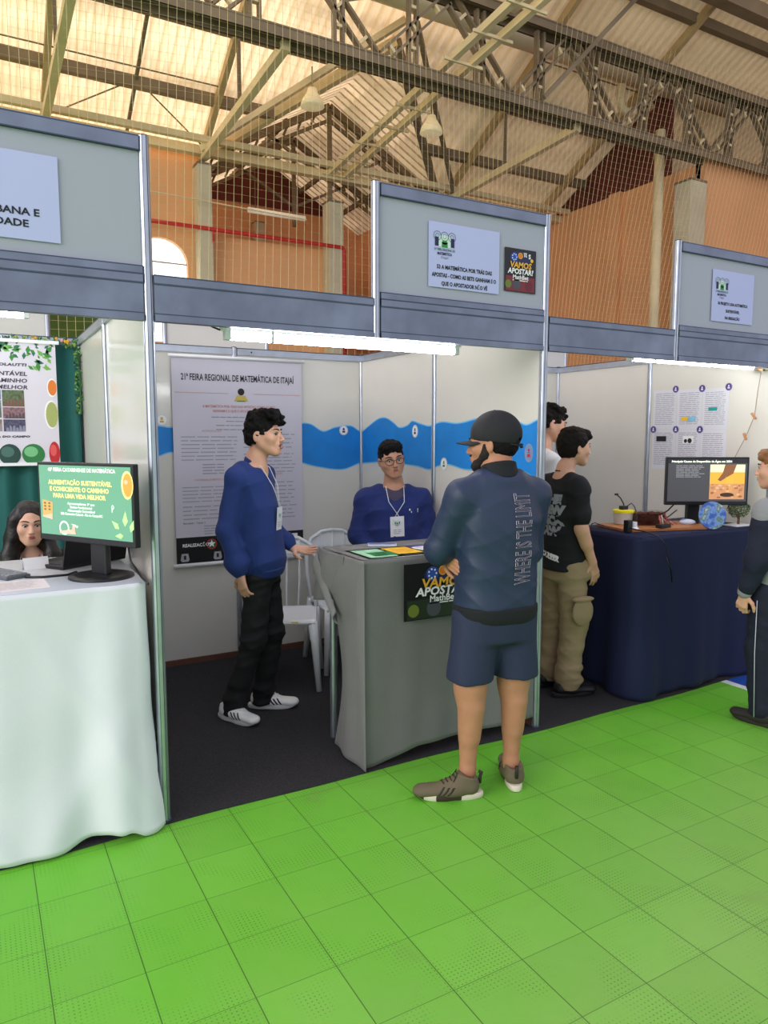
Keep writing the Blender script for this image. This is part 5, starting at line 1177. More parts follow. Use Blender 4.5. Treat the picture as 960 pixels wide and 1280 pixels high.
class Head:
    def __init__(s, c, R, sc=1., jaw=1., wide=1.): s.c = np.array(c, float); s.R = R; s.sc = sc; s.jaw = jaw; s.wide = wide
    def p(s, x, y, z): return s.c+s.R@(np.array([x*s.wide, y, z])*s.sc)
    def sdf(s, B, neck, neck_r=.056, mouth=0.):
        k = s.sc; R = s.R
        E = lambda c, r, kk=.02, op='u', RR=None: B.ell(s.p(*c), np.array(r)*k*np.array([s.wide, 1, 1]), kk*k, op, R if RR is None else R@RR)
        C = lambda a, b, ra, rb, kk=.015, op='u': B.cone(s.p(*a), s.p(*b), ra*k, rb*k, kk*k, op)
        E((0, -.014, .028), (.075, .096, .085)); E((0, .022, -.02), (.062, .070, .088), .03)
        for q in (-1, 1):
            C((q*.050, .002, -.045), (q*.020, .060, -.092*s.jaw), .024, .019, .03)
            E((q*.042, .058, -.022), (.024, .022, .022), .03)              # cheek
            C((q*.012, .088, .020), (q*.044, .070, .024), .010, .009, .014)  # brow ridge
        E((0, .070, -.094*s.jaw), (.022, .018, .018), .025)                 # chin
        E((0, .080, -.058), (.026, .018, .026), .02)                      # muzzle
        C((0, .090, .014), (0, .112, -.030), .0075, .011, .012)            # nose
        for q in (-1, 1):
            E((q*.011, .102, -.034), (.008, .010, .007), .008)
            E((q*.031, .098, .003), (.016, .018, .0105), .010, 's')
        if mouth: E((0, .104, -.062), (.015, .014, .008+.008*mouth), .004, 's')
        C((-.018, .095, -.0545), (.018, .095, -.0545), .005, .005, .006); C((-.015, .094, -.066-.012*mouth), (.015, .094, -.066-.012*mouth), .0055, .0055, .006)
        for q in (-1, 1):
            Re = np.array(Matrix.Rotation(q*math.radians(18), 3, 'Z') @ Matrix.Rotation(math.radians(-8), 3, 'X'))
            E((q*.078, -.010, -.006), (.008, .019, .031), .008, 'u', Re); E((q*.088, -.006, -.003), (.006, .010, .017), .006, 's', Re)
        B.cone(s.p(0, -.022, -.05), neck, neck_r*k*.98, neck_r, .025)
    def feature(s, par, mb, name, smooth=True, label=None):
        return mb.build(name, None, par, smooth=smooth, label=label)
    def face(s, par, brow='dark_hair', lips=None, mouth=0., gaze=(0, 0), browh=.0):
        R = Matrix(s.R.tolist()); k = s.sc
        for q in (-1, 1):
            m_ = MB(); m_.ball(s.p(q*.031, .0790, .003), .0125*k, EYEW, 14); m_.ball(s.p(q*.031+gaze[0]*.004, .0855, .002+gaze[1]*.003), .0075*k, IRIS, 10); s.feature(par, m_, 'eye')
            m_ = MB(); m_.tube([s.p(q*(.031-.015), .0905, .004), s.p(q*.026, .0955, .0125), s.p(q*.036, .0935, .0125), s.p(q*(.031+.0155), .082, .004)], .0018*k, 6, mat(brow+'_lash', '#1a1210', .7)); s.feature(par, m_, 'upper_eyelid')
            m_ = MB(); m_.tube([s.p(q*.012, .0985, .023+browh), s.p(q*.024, .0975, .029+browh), s.p(q*.040, .088, .030+browh), s.p(q*.053, .072, .024+browh)], [.0028*k, .004*k, .0035*k, .0015*k], 8, mat(brow, '#1c1512', .8), flat=.8); s.feature(par, m_, 'eyebrow')
        lp = lips or mat('lip_rose', '#a8625a', .45)
        m_ = MB(); m_.tube([s.p(-.021, .0925, -.0585), s.p(-.009, .1015, -.0545), s.p(0, .1025, -.0555), s.p(.009, .1015, -.0545), s.p(.021, .0925, -.0585)], [.0015*k, .004*k, .0036*k, .004*k, .0015*k], 8, lp)
        dz = -.013*mouth; m_.tube([s.p(-.021, .0925, -.0595+dz*.3), s.p(-.010, .1005, -.0645+dz), s.p(.010, .1005, -.0645+dz), s.p(.021, .0925, -.0595+dz*.3)], [.0015*k, .0046*k, .0046*k, .0015*k], 8, lp); s.feature(par, m_, 'lips')
        if mouth: m_ = MB(); m_.ball(s.p(0, .088, -.063), (.015*k, .008*k, .010*k), mat('mouth_dark', '#3a1512', .6), 12, R); s.feature(par, m_, 'mouth')
def hand(B, w, d, n, curl=.35, side=1, sc=1., spread=.06, curls_=None, thumb=.5):
    """palm and five fingers: w wrist, d finger direction, n palm normal; side=+1 puts the thumb along d x n"""
    w = np.array(w, float); d = np.array(d, float); d /= np.linalg.norm(d); n = np.array(n, float); n -= d*(n@d); n /= np.linalg.norm(n); t = np.cross(d, n)*side; k = sc
    B.cone(w-d*.01, w+d*.03*k, .021*k, .022*k, .02, sq=(n, .72))
    L = [.083, .087, .082, .074]; off = [.026, .009, -.009, -.026]; fl = [(.040, .024, .019), (.045, .028, .020), (.041, .026, .020), (.032, .019, .018)]
    for i in range(4):
        kn = w+d*L[i]*k+t*off[i]*k; B.cone(w+d*.022*k+t*off[i]*.55*k, kn, .0125*k, .0105*k, .011*k)
        c = curl if curls_ is None else curls_[i]; a = c*.7; p = kn; sp = (1.5-i)*spread
        for j in range(3):
            a_ = a+j*c*1.0; dd = d*math.cos(a_)+n*math.sin(a_)+t*sp*math.cos(a_); dd /= np.linalg.norm(dd); q = p+dd*fl[i][j]*k
            B.cone(p, q, (.0092-.0009*j)*k, (.0086-.0009*j)*k, .0035*k); p = q
    p = w+d*.022*k+t*.022*k; dirs_ = [d*.62+t*.72+n*.25*thumb, d*.85+t*.42+n*.45*thumb, d*.92+t*.1+n*.6*thumb]; rs = [.0145, .0108, .0095, .008]
    for j, Ls in enumerate((.042, .030, .025)):
        dd = dirs_[j]/np.linalg.norm(dirs_[j]); q = p+dd*Ls*k; B.cone(p, q, rs[j]*k, rs[j+1]*k, .008*k); p = q
def shoe(par, heel, rz, L=.28, mt=None, sole=None, stripe=None, sole2=None, lace=None, label=None, hi=.085, pitch=0.):
    """shoe object with sole, stripes and laces; heel = ground point under the heel, rz = toe direction angle in the person's frame"""
    B = SDF(); k = L/.28
    B.cone((0, -.0, .05), (0, .08, .045), .040*k, .042*k, .03, sq=((0, 0, 1), .9)); B.cone((0, .08, .040), (.006*k, .19*k, .034), .043*k, .040*k, .03, sq=((0, 0, 1), .62)); B.cone((0, -.004, .05), (0, .0, hi), .036, .037*k, .02)
    B.cone((0, .05, .05), (0, .03, hi+.004), .036, .030, .03); B.cone((0, .0, .1), (0, .0, .16), .026, .026, .008, 's'); B.plane((0, 0, hi+.01), (0, -.25, 1)); B.plane((0, 0, .018), (0, 0, -1), .004)
    o = B.mesh('shoe', .004, mt, par, smooth=1, label=label)
    bv = BVHTree.FromPolygons([v_.co for v_ in o.data.vertices], [p_.vertices for p_ in o.data.polygons])
    def onside(q, y, z):
        hit = bv.ray_cast(Vector((q*.2, y, z)), Vector((-q, 0, 0))); return hit[0]+Vector((q*.0012, 0, 0)) if hit[0] is not None else Vector((q*.03, y, z))
    def ontop(x, y):
        hit = bv.ray_cast(Vector((x, y, .3)), Vector((0, 0, -1))); return hit[0]+Vector((0, 0, .0015)) if hit[0] is not None else Vector((x, y, .06))
    m_ = MB(); N = 40; ring = []
    def outline(f):
        a = 2*PI*f; y = .078*k+(.134*k)*(-math.cos(a)); wd = .043*k*(1-.18*math.exp(-((y-.06*k)/.03)**2))*(1 if y > .05 else .92)
        return (math.sin(a)*wd*(abs(math.sin(a))**-.35 if abs(math.sin(a)) > .05 else 1)*.95+.004*y/.2, y)
    for zz, e in ((.0, .96), (.004, 1.02), (.020, 1.03), (.028, .99)):
        for i in range(N):
            x, y = outline(i/N); ring.append((x*e, (y-.078*k)*e+.078*k, zz+(.012*k*max(0, (y-.16*k)/.05)**2 if zz < .01 else .004*max(0, (y-.16*k)/.05))))
    fs = [(r_*N+i, r_*N+(i+1) % N, (r_+1)*N+(i+1) % N, (r_+1)*N+i) for r_ in range(3) for i in range(N)]
    m_.v = ring; m_.f = fs+[tuple(range(N-1, -1, -1)), tuple(range(3*N, 4*N))]; m_.mats = [sole]+([sole2] if sole2 else [])
    m_.mi = [1 if (sole2 and (8 <= (q % N) < 13 or (N-13) <= (q % N) < (N-8) or 16 <= (q % N) < 19 or (N-19) <= q % N < N-16)) else 0 for q in range(3*N)]+[0, 0]
    so_ = m_.build('sole', None, o, smooth=True, sharp=50)
    if stripe:
        for i in range(3):
            for q in (-1, 1):
                m_ = MB(); y = .078*k+.020*i; pts = [onside(q, y+.016-.026*f, .030+.034*f) for f in (0, .33, .66, 1.)]
                vs_l = []
                for p_ in pts: vs_l += [p_+Vector((0, -.0055, 0)), p_+Vector((0, .0055, 0)), p_+Vector((q*.002, 0, 0))]
                m_.add(vs_l, [(3*a_+b_, 3*a_+(b_+1) % 3, 3*a_+3+(b_+1) % 3, 3*a_+3+b_) for a_ in range(3) for b_ in range(3)], stripe); m_.build('stripe', None, o, smooth=True)
    if lace:
        for i in range(4):
            y = .062*k+.017*i; zz = .088-.0105*i; m_ = MB(); m_.tube([ontop(-.021, y-.004), ontop(-.008, y), ontop(.008, y+.002), ontop(.021, y-.003)], .0026, 6, lace); m_.build('lace', None, o, smooth=True)
        m_ = MB(); z_ = Vector((0, 0, .004)); m_.tube([ontop(0, .06)+z_, ontop(.016, .052)+z_*2, ontop(.03, .07)], .002, 5, lace); m_.tube([ontop(0, .06)+z_, ontop(-.016, .054)+z_*2, ontop(-.03, .075)], .002, 5, lace); m_.build('lace', None, o, smooth=True)
    o.location = heel; o.rotation_euler = (pitch, 0, rz); return o
def project(o_src, me_target, origin, u, v, verts, faces, mt, name, parent, lift=.0015, far=.4):
    """lay flat lettering onto a clothed surface"""
    me = me_target.data; bvh = BVHTree.FromPolygons([v_.co for v_ in me.vertices], [p.vertices for p in me.polygons])
    u = Vector(u).normalized(); v = Vector(v).normalized(); n = u.cross(v); O = Vector(origin); out = []
    for x, y, z in verts:
        p = O+u*x+v*y; hit = bvh.ray_cast(p+n*far, -n, far*2)
        q = hit[0]+n*lift+n*z if hit[0] is not None else p
        out.append(q)
    m_ = MB(); m_.add(out, faces, mt); return m_.build(name, None, parent)
def badge(par, neckL, neckR, top, sz, u, v, label=None, mt=None):
    """lanyard from both sides of the neck to a badge; in the person's frame"""
    u = Vector(u).normalized(); v = Vector(v).normalized(); T_ = Vector(top); n = u.cross(v)
    m_ = MB()
    for s_, nk in ((-1, neckL), (1, neckR)): 
        pts = [Vector(q) for q in nk]+[T_+u*s_*.012]
        m_.tube(pts, .0022, 6, mat('lanyard_white', '#e8e8ea', .6))
    m_.build('lanyard', None, par, smooth=True)
    w, h = sz; O = T_-u*w/2-v*h; b = sheet(O, u, v, w, h, .002, mat('badge_white', '#eceef0', .4), 'name_badge', par)
    a = Art(O, u, v); a.rect(w*.15, h*.60, w*.32, h*.85, mat('pale_mint_ink', '#cfe6dc', .7), 1); fair_logo(a, w*.28, h*.5, w*.46); a.lines(w*.2, w*.8, h*.12, h*.38, 3, LGREY, .3, .2, 4); a.build('print', b)
def person(name_label, x, y, heading, cat='person'):
    return empty('person', (x, y, 0), math.radians(heading-90), name_label, cat)
HB = mat('black_hair', '#0e0b0c', .7, bump=.6, bscale=180, spec=.2)
HBR = mat('dark_brown_hair', '#19120e', .7, bump=.6, bscale=180, spec=.2)
def hair_cap(H, name, par, mt, top=.016, front=.055, low=-.035, bumps=None, back=-.06, h=.0035, amp=.003, f=90, seed=0, side=.0, extra=None, sidecut=.02):
    """hair over the skull: everything above a slanting hairline"""
    B = SDF(); k = H.sc; R = H.R
    B.ell(H.p(0, -.016, .032), np.array([.079*H.wide+side, .101, .090+top])*k, .01, 'u', R)
    B.ell(H.p(0, -.035, -.01), np.array([.071*H.wide+side*.6, .080, .075])*k, .02, 'u', R)
    for c, r_ in (bumps or []): B.ell(H.p(*c), np.array(r_ if hasattr(r_, '__len__') else (r_,)*3)*k, .012*k, 'u', R)
    # face opening and nape
    B.ell(H.p(0, .105, -.045), np.array([.072, .090, .105])*k, .006, 's', R)
    B.plane(H.p(0, -.08, back), -H.R@np.array([0, -.25, 1.]), .01)
    for q in (-1, 1): B.ell(H.p(q*.085, .022, -.035), np.array([.03, .032+sidecut*.2, .042])*k, .006, 's', R)
    if extra: extra(B, H)
    return B.mesh(name, h, mt, par, curls(amp, f, seed), 0)

# ---------------------------------------------------------------- 1 standing student in blue sweatshirt
SK1 = skin('skin_light_tan', '#dca88e')
BLU = mat('royal_blue_fleece', '#1b3474', .85, bump=.15, bscale=300, sheen=.04)
P1 = person('standing teenage student in a blue sweatshirt and black trousers, gesturing with one open palm', .735, .905, -41)
H = Head((-.01, .045, 1.572), rotm(-4, 3, 0), .97, 1.02)
B = SDF(); nb = (0, .0, 1.43)
H.sdf(B, nb, .050, mouth=.8)
B.loft([(.85, 0, .0, .10, .08), (1.0, 0, 0, .12, .085), (1.25, 0, -.01, .14, .09), (1.40, 0, -.01, .10, .06)], .03)
B.cone((0, -.005, 1.40), (0, 0, 1.45), .065, .05, .03)
rs, re, rw = (.148, -.055, 1.345), (.190, -.105, 1.07), (.175, -.03, .835)
ls, le, lw = (-.150, -.01, 1.345), (-.19, -.01, 1.09), (-.16, .150, .935)
B.chain([rs, re, rw], [.045, .036, .024]); B.chain([ls, le, lw], [.045, .036, .024])
hand(B, rw, (-.10, .12, -1), (-.75, .35, 0), .45, -1, .95); hand(B, lw, (.25, 1, -.12), (.45, -.05, 1), .16, 1, .95, spread=.14, thumb=-.3)
B.chain([(.062, .02, .80), (.095, -.01, .46), (.10, -.115, .08)], [.06, .05, .035]); B.chain([(-.06, .02, .80), (-.09, .03, .46), (-.09, -.02, .08)], [.06, .05, .035])
B.mesh('body', .0042, SK1, P1, None, 1)
H.face(P1, mouth=.8, gaze=(.6, 0))
# sweatshirt
B = SDF()
B.loft([(.80, .0, .025, .135, .112), (.86, 0, .025, .155, .130), (1.02, 0, .015, .148, .122), (1.2, 0, -.005, .152, .115), (1.33, 0, -.015, .150, .100), (1.405, 0, -.015, .10, .075)], .03, p=2.4)
for s_, e_, w_ in ((rs, re, rw), (ls, le, lw)):
    s_, e_, w_ = map(np.array, (s_, e_, w_)); B.cone(s_*np.array([.55, 1, 1])+np.array([0, 0, .033]), s_, .058, .060, .04); B.chain([s_, e_, e_+(w_-e_)*.80, e_+(w_-e_)*.95], [.060, .053, .047, .034], .03)
B.ell((.176, -.055, .90), (.052, .062, .05), .03); B.ell((0, .06, .90), (.13, .08, .07), .04)
B.cone((0, .005, 1.50), (0, .03, 1.40), .058, .050, .01, 's'); B.cone((0, .04, 1.43), (0, .09, 1.335), .045, .012, .012, 's')
SW1 = B.mesh('sweatshirt', .005, BLU, P1, wrinkles(.0055, 24, 3), 1)
B = SDF(); B.cone((0, -.012, 1.36), (0, -.005, 1.425), .080, .062, .02); B.cone((0, .0, 1.56), (0, .01, 1.36), .053, .055, .006, 's'); B.cone((0, .04, 1.45), (0, .10, 1.33), .040, .014, .008, 's'); B.plane((0, 0, 1.440), (0, .5, 1)); B.mesh('collar', .004, BLU, P1)
B = SDF(); B.loft([(.80, 0, .025, .128, .106), (.855, 0, .025, .150, .126)], .02, p=2.4, rr=.012); B.mesh('hem_rib', .005, BLU, P1)
# trousers
BT = mat('black_trouser_cloth', '#0b0b0e', .85)
B = SDF(); B.loft([(.76, 0, .02, .12, .10), (.86, 0, .02, .12, .10), (.95, 0, .02, .11, .09)], .02)
B.chain([(.066, .02, .80), (.10, .01, .47), (.105, -.10, .13), (.105, -.115, .055)], [.082, .072, .066, .072], .03); B.chain([(-.062, .02, .80), (-.075, .05, .47), (-.085, -.01, .13), (-.085, -.015, .06)], [.080, .072, .064, .070], .03)
B.plane((0, 0, .032), (0, 0, -1)); B.mesh('trousers', .0055, BT, P1, wrinkles(.006, 30, 5), 1)
WS = mat('white_leather', '#e9e9e6', .4); WSO = mat('white_rubber', '#dfdfdc', .6)
shoe(P1, (.105, -.155, .007), math.radians(-20), .285, WS, WSO, BLACK, None, WS, label='white shoe with three black stripes'); shoe(P1, (-.085, -.045, .007), math.radians(14), .285, WS, WSO, BLACK, None, WS, label='white shoe with three black stripes')
def ex1(B, H): 
    for q in (-1, 1): B.cone(H.p(q*.05, .03, .075), H.p(q*.035, .075, .072), .03, .022, .02)
r = random.Random(4); bumps = [((r.uniform(-.055, .055), r.uniform(-.06, .085), r.uniform(.095, .128)), r.uniform(.018, .028)) for _ in range(26)]+[((r.uniform(-.05, .05), r.uniform(.07, .105), r.uniform(.062, .10)), r.uniform(.014, .021)) for _ in range(12)]
hair_cap(H, 'hair', P1, HB, .024, bumps=bumps, back=-.055, amp=.005, f=130, seed=2, side=.004)
badge(P1, [(-.048, -.02, 1.437), (-.045, .06, 1.40), (-.03, .112, 1.30)], [(.05, -.02, 1.437), (.05, .05, 1.405), (.035, .108, 1.30)], (.015, .140, 1.185), (.068, .125), (-1, .05, 0), (0, .06, 1))
vs, fs = textverts('E', .03, .001); project(None, SW1, (-.085, 0, 1.25), (-1, 0, 0), Z, vs, fs, WHITE, 'chest_mark', P1)

# ---------------------------------------------------------------- 2 student with glasses behind the counter
SK2 = skin('skin_warm_brown', '#c8937a')
P2 = person('teenage student with glasses and a navy blue sweatshirt standing behind the grey counter', 1.66, 1.0, -112)
H = Head((.02, .05, 1.425), rotm(4, -4, 9), .93, 1.0, 1.04)
B = SDF(); H.sdf(B, (0, .0, 1.275), .053)
B.loft([(.78, 0, 0, .13, .09), (1.1, 0, 0, .15, .10), (1.25, 0, -.01, .11, .06)], .03); B.cone((0, -.005, 1.25), (0, 0, 1.29), .07, .053, .03)
rs, re, rw = (.175, -.01, 1.175), (.225, .0, .95), (.11, .14, .83); ls, le, lw = (-.175, -.01, 1.175), (-.225, .0, .95), (-.10, .15, .83)
B.chain([rs, re, rw], [.045, .038, .025]); B.chain([ls, le, lw], [.045, .038, .025])
hand(B, rw, (-.8, .5, -.2), (.2, .1, -1), .4, -1, .9); hand(B, lw, (.8, .5, -.2), (-.2, .1, -1), .4, 1, .9)
for q in (-1, 1): B.chain([(q*.085, 0, .78), (q*.09, .01, .42), (q*.09, 0, .08)], [.075, .052, .036])
B.mesh('body', .0045, SK2, P2, None, 1); H.face(P2, gaze=(0, 0))
B = SDF(); B.loft([(.76, 0, .01, .16, .125), (.95, 0, .01, .175, .135), (1.12, 0, 0, .185, .125), (1.19, 0, -.01, .165, .10), (1.25, 0, -.01, .10, .07)], .03, p=2.4)
for s_, e_, w_ in ((rs, re, rw), (ls, le, lw)):
    s_, e_, w_ = map(np.array, (s_, e_, w_)); B.cone(s_*np.array([.5, 1, 1])+np.array([0, 0, .042]), s_, .06, .070, .04); B.chain([s_, e_, e_+(w_-e_)*.92], [.072, .062, .045], .03)
B.cone((0, .005, 1.36), (0, .03, 1.25), .060, .055, .01, 's'); B.cone((0, .05, 1.28), (0, .11, 1.175), .050, .012, .012, 's')
SW2 = B.mesh('sweatshirt', .005, mat('navy_blue_fleece', '#182a68', .85, bump=.15, bscale=300, sheen=.04), P2, wrinkles(.005, 24, 8), 1)
B = SDF(); B.loft([(1.10, 0, .0, .12, .09), (1.2, 0, .0, .10, .083), (1.262, 0, -.0, .075, .066)], .02); B.cone((0, .005, 1.36), (0, .03, 1.27), .054, .05, .008, 's'); B.mesh('undershirt', .005, mat('mauve_tshirt', '#4a4258', .85), P2)
B = SDF(); B.loft([(.72, 0, 0, .14, .11), (.85, 0, 0, .14, .11)], .02); 
for q in (-1, 1): B.chain([(q*.08, 0, .76), (q*.09, .01, .42), (q*.09, 0, .08)], [.09, .07, .062], .02)
B.plane((0, 0, .04), (0, 0, -1)); B.mesh('trousers', .007, BT, P2)
for q in (-1, 1): shoe(P2, (q*.09, -.06, .007), -q*.15, .27, mat('black_shoe', '#16161a', .5), mat('black_rubber', '#101012', .7))
hair_cap(H, 'hair', P2, HB, .012, bumps=[((0, .01, .085), (.074, .085, .045)), ((0, .055, .082), (.058, .04, .028)), ((-.045, .03, .08), .03), ((.045, .03, .08), .03)], amp=.003, f=200, seed=5, back=-.045)
# glasses
GL = mat('brown_frame', '#2a1c18', .3); m_ = MB(); 
for q in (-1, 1):
    pts = [H.p(q*.033+.026*math.cos(a), .108-.012*abs(math.cos(a))*(1 if math.cos(a)*q > 0 else 0), -.002+.0195*math.sin(a)) for a in np.linspace(0, 2*PI, 21)]; m_.tube(pts, .0019, 6, GL, caps=False)
    m_.tube([H.p(q*.058, .097, .006), H.p(q*.076, .06, .008), H.p(q*.084, -.005, .006), H.p(q*.083, -.02, -.01)], .0016, 6, GL)
m_.tube([H.p(-.008, .110, .004), H.p(0, .113, .007), H.p(.008, .110, .004)], .0018, 6, GL); g_ = m_.build('glasses', None, P2, smooth=True)
badge(P2, [(-.05, -.01, 1.285), (-.055, .06, 1.25), (-.05, .115, 1.17)], [(.05, -.01, 1.285), (.055, .06, 1.25), (.045, .115, 1.17)], (.0, .150, 1.085), (.085, .125), (-1, 0, 0.06), (.04, .08, 1))
vs, fs = textverts('UNIFORM', .02, .001, 'CENTER'); 
a_ = [(-.03, 0, 0), (.03, 0, 0), (.03, .012, 0), (-.03, .012, 0), (-.018, -.012, 0), (.03, -.012, 0), (.03, -.003, 0), (-.018, -.003, 0)]
project(None, SW2, (-.11, 0, 1.115), (-1, 0, 0), Z, a_, [(0, 1, 2, 3), (4, 5, 6, 7)], WHITE, 'chest_print', P2)

# ---------------------------------------------------------------- 3 man in a black cap seen from behind
SK3 = skin('skin_tan', '#b98465')
P3 = person('man in a black cap, dark jacket and navy shorts seen from behind', 1.36, -.41, 84)
H = Head((.0, .045, 1.535), rotm(42, -3, 0), .99, 1.02, 1.02)
B = SDF(); H.sdf(B, (0, -.005, 1.405), .062)
B.loft([(.80, 0, 0, .15, .10), (1.1, 0, 0, .15, .11), (1.3, 0, -.01, .16, .09), (1.39, 0, -.01, .11, .065)], .03); B.cone((0, .0, 1.36), (0, .0, 1.42), .060, .056, .03)
rs, re, rw = (.185, -.01, 1.315), (.215, .07, 1.05), (-.02, .20, 1.09); ls, le, lw = (-.185, -.01, 1.315), (-.235, .09, 1.075), (-.03, .235, 1.06)
B.chain([rs, re, rw], [.052, .045, .028]); B.chain([ls, le, lw], [.052, .045, .028])
B.chain([(-.02, .20, 1.09), (-.13, .19, 1.075), (-.188, .145, 1.055)], [.028, .026, .022]); hand(B, (-.190, .135, 1.05), (.04, -1, -.42), (1, .15, 0), .25, -1, .95, spread=.02); hand(B, (.09, .25, 1.06), (1, -.3, .1), (-.2, -1, 0), .4, -1, 1.0)
for q, kx, ky, axx, ay in ((-1, -.122, .0, -.138, .0), (1, .100, -.0, .088, -.0)):
    B.chain([(q*.08, 0, .80), (kx, ky, .48), (kx, ky, .44)], [.080, .066, .060], .03)
    B.cone((kx, ky, .44), (axx, ay-.012, .105), .058, .034, .03); B.cone((kx+.0, ky-.026, .385), (kx*.6+axx*.4, ky-.018, .26), .045, .036, .035)
    B.ell((kx, ky+.03, .475), (.045, .04, .05), .03)
    B.chain([(axx, ay-.012, .105), (axx, ay-.01, .06)], [.034, .032], .02)
B.mesh('body', .0042, SK3, P3, None, 1); H.face(P3)
# jacket
JK = mat('dark_teal_jacket', '#25334e', .5, bump=.1, bscale=200, spec=.45); JD = mat('black_rib', '#12151a', .85)
B = SDF(); B.loft([(.825, 0, .005, .190, .144), (.93, 0, .005, .186, .142), (1.08, 0, .0, .186, .142), (1.22, 0, -.008, .195, .135), (1.31, 0, -.015, .175, .110), (1.405, 0, -.012, .10, .075)], .03, p=2.35)
for s_, e_, w_ in ((rs, re, rw), (ls, le, lw)):
    s_, e_, w_ = map(np.array, (s_, e_, w_)); B.cone(s_*np.array([.45, 1, 1])+np.array([0, 0, .052]), s_, .062, .066, .05); B.chain([s_, e_, e_+(w_-e_)*.76], [.072, .064, .048], .035)
B.ell((0, -.02, 1.375), (.105, .085, .05), .03); B.cone((0, .0, 1.54), (0, .0, 1.465), .050, .050, .01, 's')
JKT = B.mesh('jacket', .005, JK, P3, wrinkles(.004, 18, 12), 1)
B = SDF(); B.loft([(.768, 0, .005, .182, .137), (.80, 0, .005, .192, .146), (.845, 0, .005, .192, .146)], .02, p=2.35, rr=.012); B.mesh('jacket_hem', .005, JD, P3)
B = SDF(); B.cone((0, -.012, 1.375), (0, -.008, 1.440), .092, .076, .02); B.cone((0, -.0, 1.58), (0, -.0, 1.36), .066, .066, .006, 's'); B.plane((0, 0, 1.450), (0, .25, 1)); B.plane((0, 0, 1.398), (0, 0, -1)); B.mesh('jacket_collar', .004, JD, P3)
# lettering up the back
vs, fs = textverts('WHERE IS THE LIMIT', .1, 0., 'LEFT', 1.0, outline=.0011); w_ = max(v_[0] for v_ in vs); vs = [(v_[0]/w_*.385, (v_[1]/.073)*.088, v_[2]) for v_ in vs]
project(None, JKT, (.088, -.2, .945), (0, 0, 1), (-1, 0, 0), vs, fs, mat('pink_white_print', '#c9bcc6', .6), 'back_lettering', P3, lift=.004)
# shorts
SHM = mat('navy_shorts', '#232c48', .75, bump=.1, bscale=150)
B = SDF(); B.loft([(.68, 0, .0, .165, .125), (.80, 0, 0, .178, .135), (.86, 0, 0, .17, .12)], .02)
B.cone((-.09, .0, .78), (-.118, .012, .52), .108, .107, .03); B.cone((.088, 0, .78), (.102, -.005, .52), .108, .105, .03); B.plane((0, 0, .505), (0, 0, -1), .004)
B.cone((-.126, .02, .50), (-.12, .02, .55), .075, .075, .004, 's'); B.cone((.1, -.012, .50), (.1, -.01, .55), .075, .075, .004, 's')
B.mesh('shorts', .005, SHM, P3, wrinkles(.003, 26, 14), 1)
OL = mat('olive_knit', '#6a5f48', .8, bump=.3, bscale=400); CR = mat('cream_rubber', '#dcd2bc', .6); BRS = mat('dark_brown_rubber', '#3a2e26', .6)
s1_ = shoe(P3, (-.150, -.045, .0), math.radians(72), .30, OL, CR, mat('dark_knit', '#2e2a24', .7), BRS, mat('dark_lace', '#2a2622', .8), label='olive running shoe pointing left', hi=.09)
s2_ = shoe(P3, (.085, -.045, .0), math.radians(-22), .30, OL, CR, mat('dark_knit', '#2e2a24', .7), BRS, mat('dark_lace', '#2a2622', .8), label='olive running shoe seen from its heel', hi=.09)
for s_ in (s1_, s2_): m_ = MB(); m_.tube([(0, -.048, .06), (0, -.050, .09), (0, -.056, .108), (0, -.045, .112)], .008, 8, mat('dark_knit', '#2e2a24', .7)); m_.build('heel_tab', None, s_, smooth=True)
# cap
CAP = mat('black_cap_cloth', '#1a1a1e', .8, bump=.15, bscale=250)
B = SDF(); R_ = H.R; B.ell(H.p(0, -.018, .042), (.090, .114, .104), .01, 'u', R_); B.plane(H.p(0, 0, .010), -R_@np.array([0, -.14, 1.]), .004); B.ell(H.p(0, -.014, .028), (.081, .103, .092), .004, 's', R_)
B.ell(H.p(0, -.115, .0), (.030, .03, .026), .004, 's', R_)
cp_ = B.mesh('cap', .004, CAP, P3, None, 1)
m_ = MB()
def brim(u, v):
    a = (u-.5)*2; x = a*.078; y = .078+.0*v+(.088*v)*(1-.55*abs(a)**2.2)-.045*a*a; return H.p(x, y, .022-.016*a*a-.010*v)
m_.grid(brim, 20, 8, CAP); o_ = m_.build('brim', None, cp_, smooth=True); thicken(o_, .004, 0)
m_ = MB(); m_.ball(H.p(0, -.014, .141), .008, CAP, 10); m_.build('top_button', None, cp_, smooth=True)
m_ = MB(); m_.tube([H.p(-.05, -.092, -.004), H.p(-.02, -.118, -.012), H.p(.02, -.118, -.012), H.p(.05, -.092, -.004)], .008, 8, CAP, flat=.5); m_.box(H.p(.03, -.121, -.014), (.03, .008, .02), CAP, Matrix(R_.tolist()), .002); m_.build('strap', None, cp_, smooth=True)
B = SDF(); B.ell(H.p(0, -.030, .0), (.080, .086, .075), .02, 'u', R_); B.plane(H.p(0, -.08, -.062), -R_@np.array([0, -.3, 1.]), .008); B.ell(H.p(0, .08, -.03), (.1, .09, .12), .006, 's', R_)
for q in (-1, 1): B.ell(H.p(q*.085, .010, -.02), (.03, .030, .045), .006, 's', R_)
B.mesh('hair', .004, HB, P3, curls(.0015, 200, 1), 0)
B = SDF()
for q in (-1, 1): B.cone(H.p(q*.060, .012, -.045), H.p(q*.035, .055, -.085), .021, .022, .02); B.cone(H.p(q*.0655, .012, -.005), H.p(q*.060, .014, -.045), .012, .02, .02)
B.cone(H.p(-.022, .068, -.096), H.p(.022, .068, -.096), .026, .026, .02); B.ell(H.p(0, .090, -.05), (.018, .025, .03), .01, 's', R_); B.cone(H.p(-.024, .092, -.047), H.p(.024, .092, -.047), .006, .006, .01)
